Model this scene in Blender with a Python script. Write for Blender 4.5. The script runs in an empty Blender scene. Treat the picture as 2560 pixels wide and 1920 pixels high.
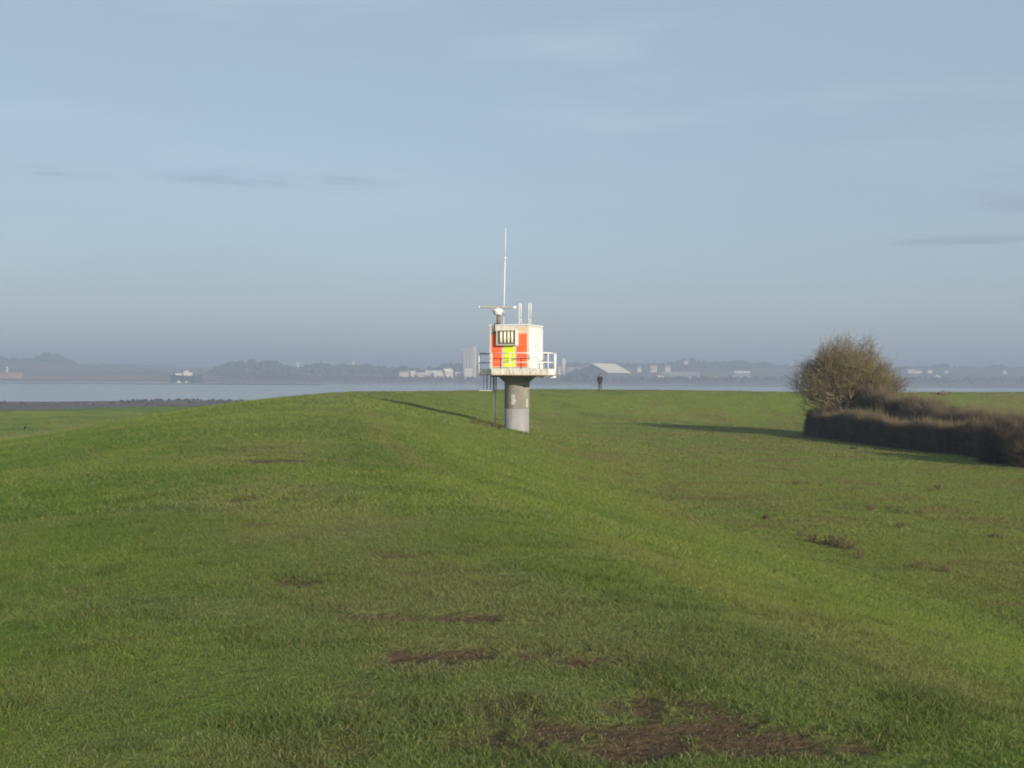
import bpy, bmesh, math, random
import numpy as np
from mathutils import Vector, Matrix, noise as mnoise

R = math.radians
scene = bpy.context.scene
COL = scene.collection
random.seed(7)
RNG = np.random.default_rng(11)

# ------------------------------------------------------------------ camera
EYE = 7.5                      # water level is z = 0
FPX = 2745.0                   # focal length in pixels of the 2560 px wide photograph
cam_data = bpy.data.cameras.new('camera')
cam_data.sensor_width = 36.0
cam_data.lens = 36.0 * FPX / 2560.0
cam_data.clip_start = 0.1
cam_data.clip_end = 60000.0
cam = bpy.data.objects.new('camera', cam_data)
COL.objects.link(cam)
CAMROT = Matrix.Rotation(R(90 - 0.334), 3, 'X') @ Matrix.Rotation(R(0.30), 3, 'Z')
cam.rotation_euler = CAMROT.to_euler()
cam.location = (0, 0, EYE)
scene.camera = cam

# ------------------------------------------------------------------ sun, sky, exposure
SUN_AZ = 32.0                  # degrees to the right of straight behind the camera
SUN_EL = 16.6
to_sun = Vector((math.sin(R(SUN_AZ)) * math.cos(R(SUN_EL)), -math.cos(R(SUN_AZ)) * math.cos(R(SUN_EL)), math.sin(R(SUN_EL))))
sd = bpy.data.lights.new('sun', 'SUN')
sd.energy = 4.9
sd.angle = R(0.53)
sd.color = (1.0, 0.90, 0.76)
sun = bpy.data.objects.new('sun', sd)
sun.rotation_euler = to_sun.to_track_quat('Z', 'Y').to_euler()
sun.location = (30, -40, 60)
COL.objects.link(sun)

world = bpy.data.worlds.new('World')
scene.world = world
world.use_nodes = True
wn, wl = world.node_tree.nodes, world.node_tree.links
wn.clear()
w_out = wn.new('ShaderNodeOutputWorld')
w_bg = wn.new('ShaderNodeBackground')
w_bg.inputs['Strength'].default_value = 0.113
w_sky = wn.new('ShaderNodeTexSky')
w_sky.sky_type = 'NISHITA'
w_sky.sun_disc = False
w_sky.sun_elevation = R(SUN_EL)
w_sky.sun_rotation = R(180 - SUN_AZ)
w_sky.altitude = 0
w_sky.air_density = 1.0
w_sky.dust_density = 1.0
w_sky.ozone_density = 1.3
# thin high cirrus and a few grey flat clouds, as functions of direction
w_tc = wn.new('ShaderNodeTexCoord')


def wmath(op, a, b=None, c=None):
    n = wn.new('ShaderNodeMath'); n.operation = op
    for i, v in enumerate((a, b, c)):
        if v is None: continue
        if isinstance(v, (int, float)): n.inputs[i].default_value = v
        else: wl.new(v, n.inputs[i])
    return n.outputs[0]


def wnoise(scale, detail, rough, stretch, off=0.0):
    m = wn.new('ShaderNodeMapping'); m.inputs['Scale'].default_value = stretch
    m.inputs['Location'].default_value = (off, off * 0.7, off * 1.3)
    wl.new(w_tc.outputs['Generated'], m.inputs['Vector'])
    n = wn.new('ShaderNodeTexNoise'); n.inputs['Scale'].default_value = scale
    n.inputs['Detail'].default_value = detail; n.inputs['Roughness'].default_value = rough
    wl.new(m.outputs['Vector'], n.inputs['Vector'])
    return n.outputs['Fac']


def wramp(v, a, b):
    n = wn.new('ShaderNodeMapRange'); n.interpolation_type = 'SMOOTHSTEP'
    n.inputs['From Min'].default_value = a; n.inputs['From Max'].default_value = b
    wl.new(v, n.inputs['Value'])
    return n.outputs['Result']


w_sep = wn.new('ShaderNodeSeparateXYZ')
wl.new(w_tc.outputs['Generated'], w_sep.inputs[0])
w_az = wmath('ARCTAN2', w_sep.outputs['X'], w_sep.outputs['Y'])
w_el = wmath('ARCSINE', w_sep.outputs['Z'])


def blob(px, py, hw, hh):
    """soft elliptical mask round one cloud, given by direction"""
    az = math.atan((px - 1280) / FPX); el = math.atan((944 - py) / FPX)
    u = wmath('DIVIDE', wmath('SUBTRACT', w_az, az), hw / FPX)
    v = wmath('DIVIDE', wmath('SUBTRACT', w_el, el), hh / FPX)
    r2 = wmath('ADD', wmath('MULTIPLY', u, u), wmath('MULTIPLY', v, v))
    return wramp(r2, 1.0, 0.0)


cirrus = wmath('MULTIPLY', wramp(wnoise(3.0, 6, 0.55, (1.0, 1.0, 6.0)), 0.47, 0.72), wramp(w_el, 0.10, 0.30))
streak = wnoise(7.0, 5, 0.6, (1.6, 1.6, 14.0), 3.1)
grey = None
for b in ((700, 467, 360, 27), (150, 474, 150, 16), (2590, 512, 190, 66), (2420, 621, 230, 15)):
    m = blob(*b)
    grey = m if grey is None else wmath('MAXIMUM', grey, m)
grey = wmath('MULTIPLY', grey, wramp(streak, 0.34, 0.66))
w_m1 = wn.new('ShaderNodeMix'); w_m1.data_type = 'RGBA'; w_m1.blend_type = 'MULTIPLY'
wl.new(wmath('MULTIPLY', cirrus, 0.9), w_m1.inputs['Factor'])
# a thin even veil of high cloud over the whole sky
w_veil = wn.new('ShaderNodeMix'); w_veil.data_type = 'RGBA'
wl.new(wmath('MULTIPLY_ADD', wnoise(1.6, 5, 0.55, (1.0, 1.0, 5.0), 7.7), 0.25, 0.62), w_veil.inputs['Factor'])
wl.new(w_sky.outputs[0], w_veil.inputs['A']); w_veil.inputs['B'].default_value = (2.28, 2.84, 3.42, 1)
wl.new(w_veil.outputs['Result'], w_m1.inputs['A']); w_m1.inputs['B'].default_value = (1.20, 1.16, 1.08, 1)
w_m2 = wn.new('ShaderNodeMix'); w_m2.data_type = 'RGBA'; w_m2.blend_type = 'MULTIPLY'
wl.new(wmath('MULTIPLY', grey, 0.85), w_m2.inputs['Factor'])
wl.new(w_m1.outputs['Result'], w_m2.inputs['A']); w_m2.inputs['B'].default_value = (0.78, 0.755, 0.80, 1)
wl.new(w_m2.outputs['Result'], w_bg.inputs['Color'])
wl.new(w_bg.outputs[0], w_out.inputs['Surface'])

vs = scene.view_settings
vs.view_transform = 'Standard'; vs.look = 'None'; vs.exposure = 0.63; vs.gamma = 1.0; vs.use_curve_mapping = False
scene.render.engine = 'CYCLES'
scene.cycles.use_denoising = True
scene.cycles.use_adaptive_sampling = True
scene.cycles.adaptive_threshold = 0.02
scene.cycles.max_bounces = 4
scene.cycles.transparent_max_bounces = 8
scene.cycles.volume_bounces = 0
scene.cycles.filter_width = 2.0
scene.render.film_transparent = False

# ------------------------------------------------------------------ helpers


def P(px, py, Y):
    """point seen at pixel (px, py) of the photograph at depth Y, in world metres"""
    d = CAMROT @ Vector(((px - 1280) / FPX, -(py - 960) / FPX, -1.0))
    return Vector((d.x * Y / d.y, Y, EYE + d.z * Y / d.y))


def tag(o, label=None, cat=None, group=None, kind=None):
    if label: o['label'] = label
    if cat: o['category'] = cat
    if group: o['group'] = group
    if kind: o['kind'] = kind
    return o


def empty(name, loc, rz=0.0):
    o = bpy.data.objects.new(name, None)
    o.empty_display_size = 0.3
    o.location = loc; o.rotation_euler = (0, 0, rz)
    COL.objects.link(o)
    return o


class MB:
    """collects shapes into one mesh"""
    def __init__(s): s.v = []; s.f = []; s.sm = []

    def add(s, vs_, fs, smooth=False):
        n = len(s.v); s.v += [tuple(v) for v in vs_]; s.f += [tuple(i + n for i in f) for f in fs]; s.sm += [smooth] * len(fs)
        return s

    def box(s, c, size, M=None, ch=0.0):
        hx, hy, hz = size[0] / 2, size[1] / 2, size[2] / 2
        if ch > 0:
            bm = bmesh.new(); bmesh.ops.create_cube(bm, size=1)
            for v in bm.verts: v.co = Vector((v.co.x * size[0], v.co.y * size[1], v.co.z * size[2]))
            bmesh.ops.bevel(bm, geom=list(bm.edges), offset=ch, segments=1, affect='EDGES')
            bm.verts.index_update()
            pts = [v.co.copy() for v in bm.verts]; fs = [[v.index for v in f.verts] for f in bm.faces]; bm.free()
        else:
            pts = [Vector((x, y, z)) for z in (-hz, hz) for x, y in ((-hx, -hy), (hx, -hy), (hx, hy), (-hx, hy))]
            fs = [(3, 2, 1, 0), (4, 5, 6, 7), (0, 1, 5, 4), (1, 2, 6, 5), (2, 3, 7, 6), (3, 0, 4, 7)]
        if M is not None: pts = [M @ p for p in pts]
        return s.add([p + Vector(c) for p in pts], fs)

    def tube(s, pts, rad, n=8, cap=True):
        pts = [Vector(p) for p in pts]
        if isinstance(rad, (int, float)): rad = [rad] * len(pts)
        vs_, fs = [], []
        up0 = None
        for i, p in enumerate(pts):
            t = (pts[min(i + 1, len(pts) - 1)] - pts[max(i - 1, 0)]).normalized()
            if up0 is None: up0 = Vector((0, 0, 1)) if abs(t.z) < 0.9 else Vector((1, 0, 0))
            a = t.cross(up0).normalized(); b = a.cross(t).normalized()
            for k in range(n):
                an = 2 * math.pi * k / n
                vs_.append(p + (a * math.cos(an) + b * math.sin(an)) * rad[i])
        for i in range(len(pts) - 1):
            for k in range(n):
                fs.append((i * n + k, i * n + (k + 1) % n, (i + 1) * n + (k + 1) % n, (i + 1) * n + k))
        if cap:
            fs.append(tuple(range(n))[::-1]); fs.append(tuple((len(pts) - 1) * n + k for k in range(n)))
        return s.add(vs_, fs, n > 5)

    def lathe(s, prof, n=48, c=(0, 0, 0), caps=True):
        vs_, fs = [], []
        for r, z in prof:
            for k in range(n):
                a = 2 * math.pi * k / n
                vs_.append((c[0] + r * math.cos(a), c[1] + r * math.sin(a), c[2] + z))
        for i in range(len(prof) - 1):
            for k in range(n):
                fs.append((i * n + k, i * n + (k + 1) % n, (i + 1) * n + (k + 1) % n, (i + 1) * n + k))
        if caps:
            fs.append(tuple(range(n))[::-1]); fs.append(tuple((len(prof) - 1) * n + k for k in range(n)))
        return s.add(vs_, fs, True)

    def prism(s, poly, z0, z1):
        n = len(poly)
        vs_ = [(x, y, z0) for x, y in poly] + [(x, y, z1) for x, y in poly]
        fs = [tuple(range(n))[::-1], tuple(range(n, 2 * n))] + [(k, (k + 1) % n, n + (k + 1) % n, n + k) for k in range(n)]
        return s.add(vs_, fs)

    def build(s, name, mat, parent=None, bevel=0.0):
        me = bpy.data.meshes.new(name)
        me.from_pydata(s.v, [], s.f); me.update()
        bm = bmesh.new(); bm.from_mesh(me); bmesh.ops.recalc_face_normals(bm, faces=bm.faces[:]); bm.to_mesh(me); bm.free()
        me.polygons.foreach_set('use_smooth', s.sm)
        if any(s.sm) and not all(s.sm): pass
        o = bpy.data.objects.new(name, me)
        me.materials.append(mat)
        COL.objects.link(o)
        if parent is not None: o.parent = parent
        if bevel:
            m = o.modifiers.new('bevel', 'BEVEL'); m.width = bevel; m.segments = 2; m.limit_method = 'ANGLE'
        return o


def big_mesh(name, verts, tris, mat, smooth=False, col=None, colname='Col', parent=None, link=True):
    """fast mesh from numpy arrays (faces all of one size)"""
    me = bpy.data.meshes.new(name)
    k = tris.shape[1]
    me.vertices.add(len(verts)); me.vertices.foreach_set('co', np.ascontiguousarray(verts, dtype=np.float32).ravel())
    me.loops.add(tris.size); me.loops.foreach_set('vertex_index', np.ascontiguousarray(tris, dtype=np.int32).ravel())
    me.polygons.add(len(tris)); me.polygons.foreach_set('loop_start', np.arange(0, tris.size, k, dtype=np.int32))
    me.polygons.foreach_set('use_smooth', np.full(len(tris), smooth, dtype=bool))
    if col is not None:
        a = me.attributes.new(colname, 'FLOAT_COLOR', 'POINT')
        a.data.foreach_set('color', np.ascontiguousarray(col, dtype=np.float32).ravel())
    me.update(calc_edges=True)
    me.materials.append(mat)
    o = bpy.data.objects.new(name, me)
    if link: COL.objects.link(o)
    if parent is not None: o.parent = parent
    return o


def material(name, color, rough=0.7, var=0.0, scale=4.0, dark=None, bump=0.0, bscale=30.0, metal=0.0, spec=0.3, detail=4, stretch=None):
    m = bpy.data.materials.new(name); m.use_nodes = True
    nt = m.node_tree; b = nt.nodes['Principled BSDF']
    b.inputs['Base Color'].default_value = (*color, 1); b.inputs['Roughness'].default_value = rough
    b.inputs['Metallic'].default_value = metal; b.inputs['Specular IOR Level'].default_value = spec
    tc = nt.nodes.new('ShaderNodeTexCoord')
    if var > 0 or dark is not None:
        n = nt.nodes.new('ShaderNodeTexNoise'); n.inputs['Scale'].default_value = scale; n.inputs['Detail'].default_value = detail
        n.inputs['Roughness'].default_value = 0.62
        if stretch is not None:
            mp = nt.nodes.new('ShaderNodeMapping'); mp.inputs['Scale'].default_value = stretch; nt.links.new(tc.outputs['Object'], mp.inputs['Vector']); nt.links.new(mp.outputs['Vector'], n.inputs['Vector'])
        else: nt.links.new(tc.outputs['Object'], n.inputs['Vector'])
        mr = nt.nodes.new('ShaderNodeMapRange'); mr.inputs['From Min'].default_value = 0.35; mr.inputs['From Max'].default_value = 0.68
        nt.links.new(n.outputs['Fac'], mr.inputs['Value'])
        mx = nt.nodes.new('ShaderNodeMix'); mx.data_type = 'RGBA'
        nt.links.new(mr.outputs['Result'], mx.inputs['Factor'])
        d = dark if dark is not None else tuple(c * (1 - var) for c in color)
        mx.inputs['A'].default_value = (*color, 1); mx.inputs['B'].default_value = (*d, 1)
        nt.links.new(mx.outputs['Result'], b.inputs['Base Color'])
    if bump > 0:
        n2 = nt.nodes.new('ShaderNodeTexNoise'); n2.inputs['Scale'].default_value = bscale; n2.inputs['Detail'].default_value = 5
        nt.links.new(tc.outputs['Object'], n2.inputs['Vector'])
        bp = nt.nodes.new('ShaderNodeBump'); bp.inputs['Strength'].default_value = bump; bp.inputs['Distance'].default_value = 0.02
        nt.links.new(n2.outputs['Fac'], bp.inputs['Height']); nt.links.new(bp.outputs['Normal'], b.inputs['Normal'])
    return m


def hash2(ix, iy, seed):
    h = (ix.astype(np.int64) * 374761393 + iy.astype(np.int64) * 668265263 + seed * 144665) & 0xFFFFFFFF
    h = ((h ^ (h >> 13)) * 1274126177) & 0xFFFFFFFF
    return ((h ^ (h >> 16)) & 0xFFFFFF) / float(0xFFFFFF)


def vnoise(x, y, seed=0):
    x = np.asarray(x, dtype=np.float64); y = np.asarray(y, dtype=np.float64)
    ix = np.floor(x); iy = np.floor(y); fx = x - ix; fy = y - iy
    fx = fx * fx * (3 - 2 * fx); fy = fy * fy * (3 - 2 * fy)
    a = hash2(ix, iy, seed); b = hash2(ix + 1, iy, seed); c = hash2(ix, iy + 1, seed); d = hash2(ix + 1, iy + 1, seed)
    return (a * (1 - fx) + b * fx) * (1 - fy) + (c * (1 - fx) + d * fx) * fy


def fbm(x, y, seed=0, octv=4, g=0.5):
    t = 0; a = 1; n = 0
    for o in range(octv):
        t = t + a * vnoise(np.asarray(x) * 2 ** o + 13.7 * o, np.asarray(y) * 2 ** o - 7.1 * o, seed + o); n += a; a *= g
    return t / n


def sstep(a, b, x):
    t = np.clip((x - a) / (b - a), 0, 1)
    return t * t * (3 - 2 * t)


# ------------------------------------------------------------------ the terrain: a flood bank that bends to the right
CREST = [(150, -1500), (40, -300), (12, -60), (5, -20), (1.0, 0), (-1.9, 10), (-4.6, 20), (-7.6, 35), (-9.9, 50), (-11.8, 66),
         (-12.8, 82), (-12.0, 96), (-7.5, 107), (0.5, 114), (12, 118.5), (30, 120), (60, 118), (110, 112), (300, 100), (1500, 60)]


def catmull(pts, step=2.0):
    out = []
    for i in range(len(pts) - 1):
        p0 = np.array(pts[max(i - 1, 0)], float); p1 = np.array(pts[i], float); p2 = np.array(pts[i + 1], float); p3 = np.array(pts[min(i + 2, len(pts) - 1)], float)
        L = np.linalg.norm(p2 - p1)
        n = max(1, int(min(L / step, 10)))
        m1 = (p2 - p0) / max(np.linalg.norm(p2 - p0), 1e-6) * L; m2 = (p3 - p1) / max(np.linalg.norm(p3 - p1), 1e-6) * L
        for k in range(n):
            t = k / n
            out.append((2 * t ** 3 - 3 * t ** 2 + 1) * p1 + (t ** 3 - 2 * t ** 2 + t) * m1 + (-2 * t ** 3 + 3 * t ** 2) * p2 + (t ** 3 - t ** 2) * m2)
    out.append(np.array(pts[-1], float))
    return np.array(out)


CP = catmull(CREST)


def crest_distance(x, y):
    x = np.asarray(x, float); y = np.asarray(y, float)
    best = np.full(x.shape, 1e18); sgn = np.ones(x.shape); cy = np.zeros(x.shape)
    for i in range(len(CP) - 1):
        ax, ay = CP[i]; dx, dy = CP[i + 1] - CP[i]
        L2 = dx * dx + dy * dy
        t = np.clip(((x - ax) * dx + (y - ay) * dy) / L2, 0, 1)
        ex = x - ax - t * dx; ey = y - ay - t * dy
        d2 = ex * ex + ey * ey
        m = d2 < best
        best = np.where(m, d2, best)
        sgn = np.where(m, np.where(dx * ey - dy * ex < 0, 1.0, -1.0), sgn)
        cy = np.where(m, ay + t * dy, cy)
    return np.sqrt(best) * sgn, cy


FIELD, SHORE = 4.0, 4.45


def profile(d, cy):
    top = -1.6 + 0.28 * sstep(20, 74, cy) - 0.03 * sstep(90, 115, cy)
    r = np.clip((d - 2.7) / (9.3 + 6.2 * sstep(28, 58, cy)), 0, 1)
    drop_r = 0.28 * (r * r * (3 - 2 * r)) + 0.72 * r
    drop_r = np.maximum(drop_r, 0.0) + 0.022 * np.clip(d / 2.7, 0, 1) ** 2 * (1 - r)
    l = np.clip((-d - 1.2) / 22.0, 0, 1)
    drop_l = 0.6 * (l * l * (3 - 2 * l)) + 0.4 * l
    z = np.where(d >= 0, top - (FIELD + top) * drop_r, top - (SHORE + top) * drop_l)
    return z


def height(x, y, fine=True):
    x = np.asarray(x, float); y = np.asarray(y, float)
    d, cy = crest_distance(x, y)
    z = profile(d, cy)
    z = z + (fbm(x / 9.0, y / 9.0, 3, 3) - 0.5) * 0.13 * sstep(3, 14, np.hypot(x, y) + 0 * x)
    # crest beyond the bend rolls a little
    z = z + 0.10 * np.sin(x / 9.0 + 0.6) * sstep(95, 112, y)
    if fine:
        z = z + (fbm(x / 1.3, y / 1.3, 9, 3) - 0.5) * 0.05
    # foreshore edge, mud and the river bed
    e = -d - 64 + (fbm(x / 14.0, y / 14.0, 21, 3) - 0.5) * 13
    z = z - 0.5 * sstep(0, 3.0, e) - np.clip(e - 2, 0, 190) * (2.45 / 170.0) - np.clip(e - 175, 0, 400) * 0.02
    z = np.where(e > 3, z + (fbm(x / 6.0, y / 25.0, 33, 3) - 0.5) * 0.35 * sstep(3, 20, e), z)
    return z + EYE, d, e


def gz(x, y):
    return float(height(np.array([float(x)]), np.array([float(y)]))[0][0])


def G(px, py, y0=3.0, y1=330.0):
    """ground point seen at a pixel of the photograph"""
    Y = np.concatenate([np.arange(y0, 40, 0.1), np.arange(40, y1, 0.25)])
    d = CAMROT @ Vector(((px - 1280) / FPX, -(py - 960) / FPX, -1.0))
    X = d.x / d.y * Y; Z = EYE + d.z / d.y * Y
    h = height(X, Y)[0]
    k = np.argmax(h >= Z)
    if not (h >= Z).any(): k = int(np.argmin(Z - h))
    return Vector((X[k], Y[k], h[k]))


# bare and trampled spots on the path, given where the photograph shows them: pixel centre, half width, half height, strength
PATCH = [(1130, 1640, 200, 28, 1.0), (1400, 1648, 210, 24, 1.0), (1560, 1846, 340, 56, 1.0), (1930, 1850, 260, 46, 1.0), (1760, 1835, 200, 50, 1.0), (1640, 1770, 220, 44, 0.75),
         (1260, 1775, 90, 30, 0.55), (1000, 1548, 150, 14, 0.9), (1200, 1552, 120, 13, 0.8), (1000, 1392, 75, 10, 0.6), (1050, 1437, 80, 8, 0.5),
         (745, 1457, 60, 9, 0.7), (690, 1154, 95, 7, 0.9), (600, 1250, 45, 9, 0.7), (650, 1312, 80, 8, 0.6), (1290, 1445, 60, 8, 0.3), (540, 1402, 40, 8, 0.4),
         (880, 1750, 70, 60, 0.25), (880, 1860, 90, 40, 0.35), (1130, 1865, 60, 40, 0.35), (980, 1160, 60, 6, 0.4), (840, 1150, 60, 5, 0.4)]
PW = []
for (px, py, hw, hh, st) in PATCH:
    c = G(px, py); a = G(px, py + hh); b = G(px, py - hh)
    PW.append((c.x, c.y, hw * c.y / FPX, max(0.10, (b.y - a.y) / 2), st))


def soil_mask(x, y):
    m = np.zeros(np.shape(x))
    rag = fbm(x * 2.6, y * 2.0, 51, 4, 0.6) - 0.5
    rag2 = fbm(x * 9.0, y * 7.0, 57, 3, 0.65) - 0.5
    for (cx, cy_, rx, ry, st) in PW:
        q = ((x - cx) / rx) ** 2 + ((y - cy_) / ry) ** 2
        v = 1.2 - q + rag * 2.2 + rag2 * 2.0
        m = np.maximum(m, min(1.0, st * 1.25) * np.clip(v * 1.3, 0, 1) * (q < 3))
    return np.clip(m, 0, 1)


def grass_colour(x, y, d):
    """base colour of the sward: lush, grey-green worn on the path, straw, russet in the field"""
    x = np.asarray(x); y = np.asarray(y)
    c = np.empty(x.shape + (3,))
    n1 = fbm(x / 2.6, y / 2.6, 71, 4); n2 = fbm(x / 0.8, y / 0.8, 77, 3); n3 = fbm(x / 11.0, y / 11.0, 83, 3); n4 = fbm(x / 3.2, y / 6.0, 91, 3)
    lush = np.array([0.092, 0.150, 0.021]); mid = np.array([0.156, 0.200, 0.033]); straw = np.array([0.205, 0.180, 0.062]); rust = np.array([0.165, 0.105, 0.045])
    bias = 0.10 * sstep(1.5, 7, d) + 0.07 * sstep(22, 70, y) - 0.06 * sstep(-0.5, -3.0, d) * sstep(26, 8, y)
    t = sstep(0.36, 0.68, n1 * 0.5 + n3 * 0.3 + n2 * 0.2 + bias)[..., None]
    c = lush * (1 - t) + mid * t
    # worn band along the crest, more yellow on the shoulder, russet flecks in the field
    worn = np.exp(-((d - 0.5) / 1.8) ** 2) * (0.15 + 0.50 * sstep(0.40, 0.64, n4))
    shoulder = np.exp(-((d - 3.3 - (n3 - 0.5) * 1.2) / 0.45) ** 2) * 0.5 * sstep(0.34, 0.6, n4)
    fieldw = sstep(9, 15, d) * (0.22 + 0.6 * sstep(0.48, 0.70, fbm(x / 5.0, y / 2.6, 95, 4)))
    foot = np.exp(-((d + 23.5 + (n3 - 0.5) * 4) / 2.0) ** 2) * 0.85
    dry = 0.55 * sstep(27, 36, x) * sstep(88, 100, y) * (0.5 + 0.8 * sstep(0.4, 0.6, n4))
    s = np.clip(shoulder + foot + dry, 0, 1)[..., None]
    grey_ = np.array([0.156, 0.164, 0.060]); wv = np.clip(worn + 0.38 * sstep(0.50, 0.68, fbm(x / 1.4, y / 1.1, 117, 4)) * sstep(8, 3, np.abs(d)), 0, 1)[..., None]
    c = c * (1 - wv * 0.8) + grey_ * wv * 0.8
    c = c * (1 - s * 0.75) + straw * s * 0.75
    f = np.clip(fieldw, 0, 1)[..., None]
    c = c * (1 - f * 0.5) + (straw * 0.6 + rust * 0.4) * f * 0.5
    tf = (sstep(0.56, 0.74, fbm(x / 0.42, y / 0.36, 111, 4)) * (0.5 + 0.5 * sstep(0.45, 0.6, n4)))[..., None]
    c = c * (1 - 0.16 * tf)
    r = (sstep(0.60, 0.75, fbm(x / 2.2, y / 1.4, 101, 3)) * sstep(7, 12, d))[..., None]
    c = c * (1 - r * 0.45) + rust * r * 0.45
    return c


def axis(parts):
    out = []
    for a, b, s in parts: out += list(np.arange(a, b - 1e-6, s))
    out.append(parts[-1][1])
    return np.array(out)


def grow(a, b, s, k):
    out = [a]; 
    while abs(out[-1] - a) < abs(b - a):
        out.append(out[-1] + s * np.sign(b - a)); s *= k
    return np.array(out[1:])


xs = np.concatenate([grow(-150, -1600, 6, 1.25)[::-1], axis([(-150, -60, 2.0), (-60, -16, 0.6), (-16, -4.2, 0.25), (-4.2, 5, 0.08), (5, 18, 0.25), (18, 70, 0.6), (70, 150, 2.0)]), grow(150, 1600, 6, 1.25)])
ys = np.concatenate([grow(-6, -1600, 2, 1.3)[::-1], axis([(-6, 3, 0.5), (3, 17, 0.08), (17, 40, 0.25), (40, 135, 0.5), (135, 345, 1.6)]), grow(345, 1600, 6, 1.3)])
GX, GY = np.meshgrid(xs, ys)
GZ, GD, GE = height(GX, GY)
SOIL = np.where((np.abs(GX) < 20) & (GY > 2) & (GY < 80), soil_mask(GX, GY), 0)
GZ = GZ - SOIL * 0.035 * (0.4 + fbm(GX * 6, GY * 6, 61, 3))
MUD = sstep(-0.3, 1.0, GE + (fbm(GX / 2.0, GY / 2.0, 41, 3) - 0.5) * 4)
gc = grass_colour(GX, GY, GD)
gcol = np.concatenate([gc, np.ones(gc.shape[:2] + (1,))], axis=2)
gmask = np.stack([SOIL, MUD, np.clip(GE / 170.0, 0, 1), np.ones_like(SOIL)], axis=2)
ny, nx = GX.shape
idx = np.arange(ny * nx).reshape(ny, nx)
quads = np.stack([idx[:-1, :-1], idx[:-1, 1:], idx[1:, 1:], idx[1:, :-1]], axis=-1).reshape(-1, 4)


def ground_material():
    m = bpy.data.materials.new('turf'); m.use_nodes = True
    nt = m.node_tree; N = nt.nodes; L = nt.links
    b = N['Principled BSDF']; b.inputs['Roughness'].default_value = 0.9; b.inputs['Specular IOR Level'].default_value = 0.1
    ca = N.new('ShaderNodeAttribute'); ca.attribute_name = 'Col'
    ma = N.new('ShaderNodeAttribute'); ma.attribute_name = 'Mask'
    sp = N.new('ShaderNodeSeparateColor'); L.new(ma.outputs['Color'], sp.inputs[0])
    geo = N.new('ShaderNodeNewGeometry')

    def nz(scale, detail, rough=0.6, st=(1, 1, 1)):
        mp = N.new('ShaderNodeMapping'); mp.inputs['Scale'].default_value = st; L.new(geo.outputs['Position'], mp.inputs['Vector'])
        n = N.new('ShaderNodeTexNoise'); n.inputs['Scale'].default_value = scale; n.inputs['Detail'].default_value = detail; n.inputs['Roughness'].default_value = rough
        L.new(mp.outputs['Vector'], n.inputs['Vector']); return n.outputs['Fac']

    def mr(v, a, b_, lo=0.0, hi=1.0):
        n = N.new('ShaderNodeMapRange'); n.inputs['From Min'].default_value = a; n.inputs['From Max'].default_value = b_
        n.inputs['To Min'].default_value = lo; n.inputs['To Max'].default_value = hi; L.new(v, n.inputs['Value']); return n.outputs['Result']

    def mix(f, a, c, blend='MIX'):
        n = N.new('ShaderNodeMix'); n.data_type = 'RGBA'; n.blend_type = blend
        for s_, v in (('Factor', f), ('A', a), ('B', c)):
            if isinstance(v, (int, float)): n.inputs[s_].default_value = v
            elif isinstance(v, tuple): n.inputs[s_].default_value = (*v, 1)
            else: L.new(v, n.inputs[s_])
        return n.outputs['Result']
    fine = nz(9.0, 6, 0.7)
    tuft = nz(1.6, 5, 0.65, (1.0, 1.0, 1.0))
    g1 = mix(mr(fine, 0.35, 0.7), (0.66, 0.66, 0.62), (1.28, 1.26, 1.3))
    g2 = mix(mr(tuft, 0.3, 0.7), (0.80, 0.84, 0.78), (1.16, 1.12, 1.1))
    grass = mix(1.0, mix(1.0, ca.outputs['Color'], g1, 'MULTIPLY'), g2, 'MULTIPLY')
    soil = mix(mr(nz(22, 5, 0.7), 0.35, 0.65), (0.052, 0.034, 0.019), (0.118, 0.080, 0.045))
    mudc = mix(mr(nz(0.22, 6, 0.65, (1, 0.35, 1)), 0.38, 0.62), (0.070, 0.055, 0.046), (0.125, 0.098, 0.082))
    c = mix(sp.outputs['Red'], grass, soil)
    c = mix(sp.outputs['Green'], c, mudc)
    L.new(c, b.inputs['Base Color'])
    L.new(mr(sp.outputs['Green'], 0, 1, 0.92, 0.55), b.inputs['Roughness'])
    h = N.new('ShaderNodeMath'); h.operation = 'MULTIPLY_ADD'; L.new(nz(5.0, 6, 0.7), h.inputs[0]); h.inputs[1].default_value = 0.12; L.new(mr(nz(26, 4), 0, 1, 0, 0.03), h.inputs[2])
    bp = N.new('ShaderNodeBump'); bp.inputs['Strength'].default_value = 0.8; bp.inputs['Distance'].default_value = 1.0
    L.new(h.outputs[0], bp.inputs['Height']); L.new(bp.outputs['Normal'], b.inputs['Normal'])
    return m


ground = big_mesh('ground', np.stack([GX, GY, GZ], axis=-1).reshape(-1, 3), quads, ground_material(), True, gcol.reshape(-1, 4))
am = ground.data.attributes.new('Mask', 'FLOAT_COLOR', 'POINT')
am.data.foreach_set('color', np.ascontiguousarray(gmask, dtype=np.float32).ravel())
tag(ground, kind='structure')

# ------------------------------------------------------------------ river


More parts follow.
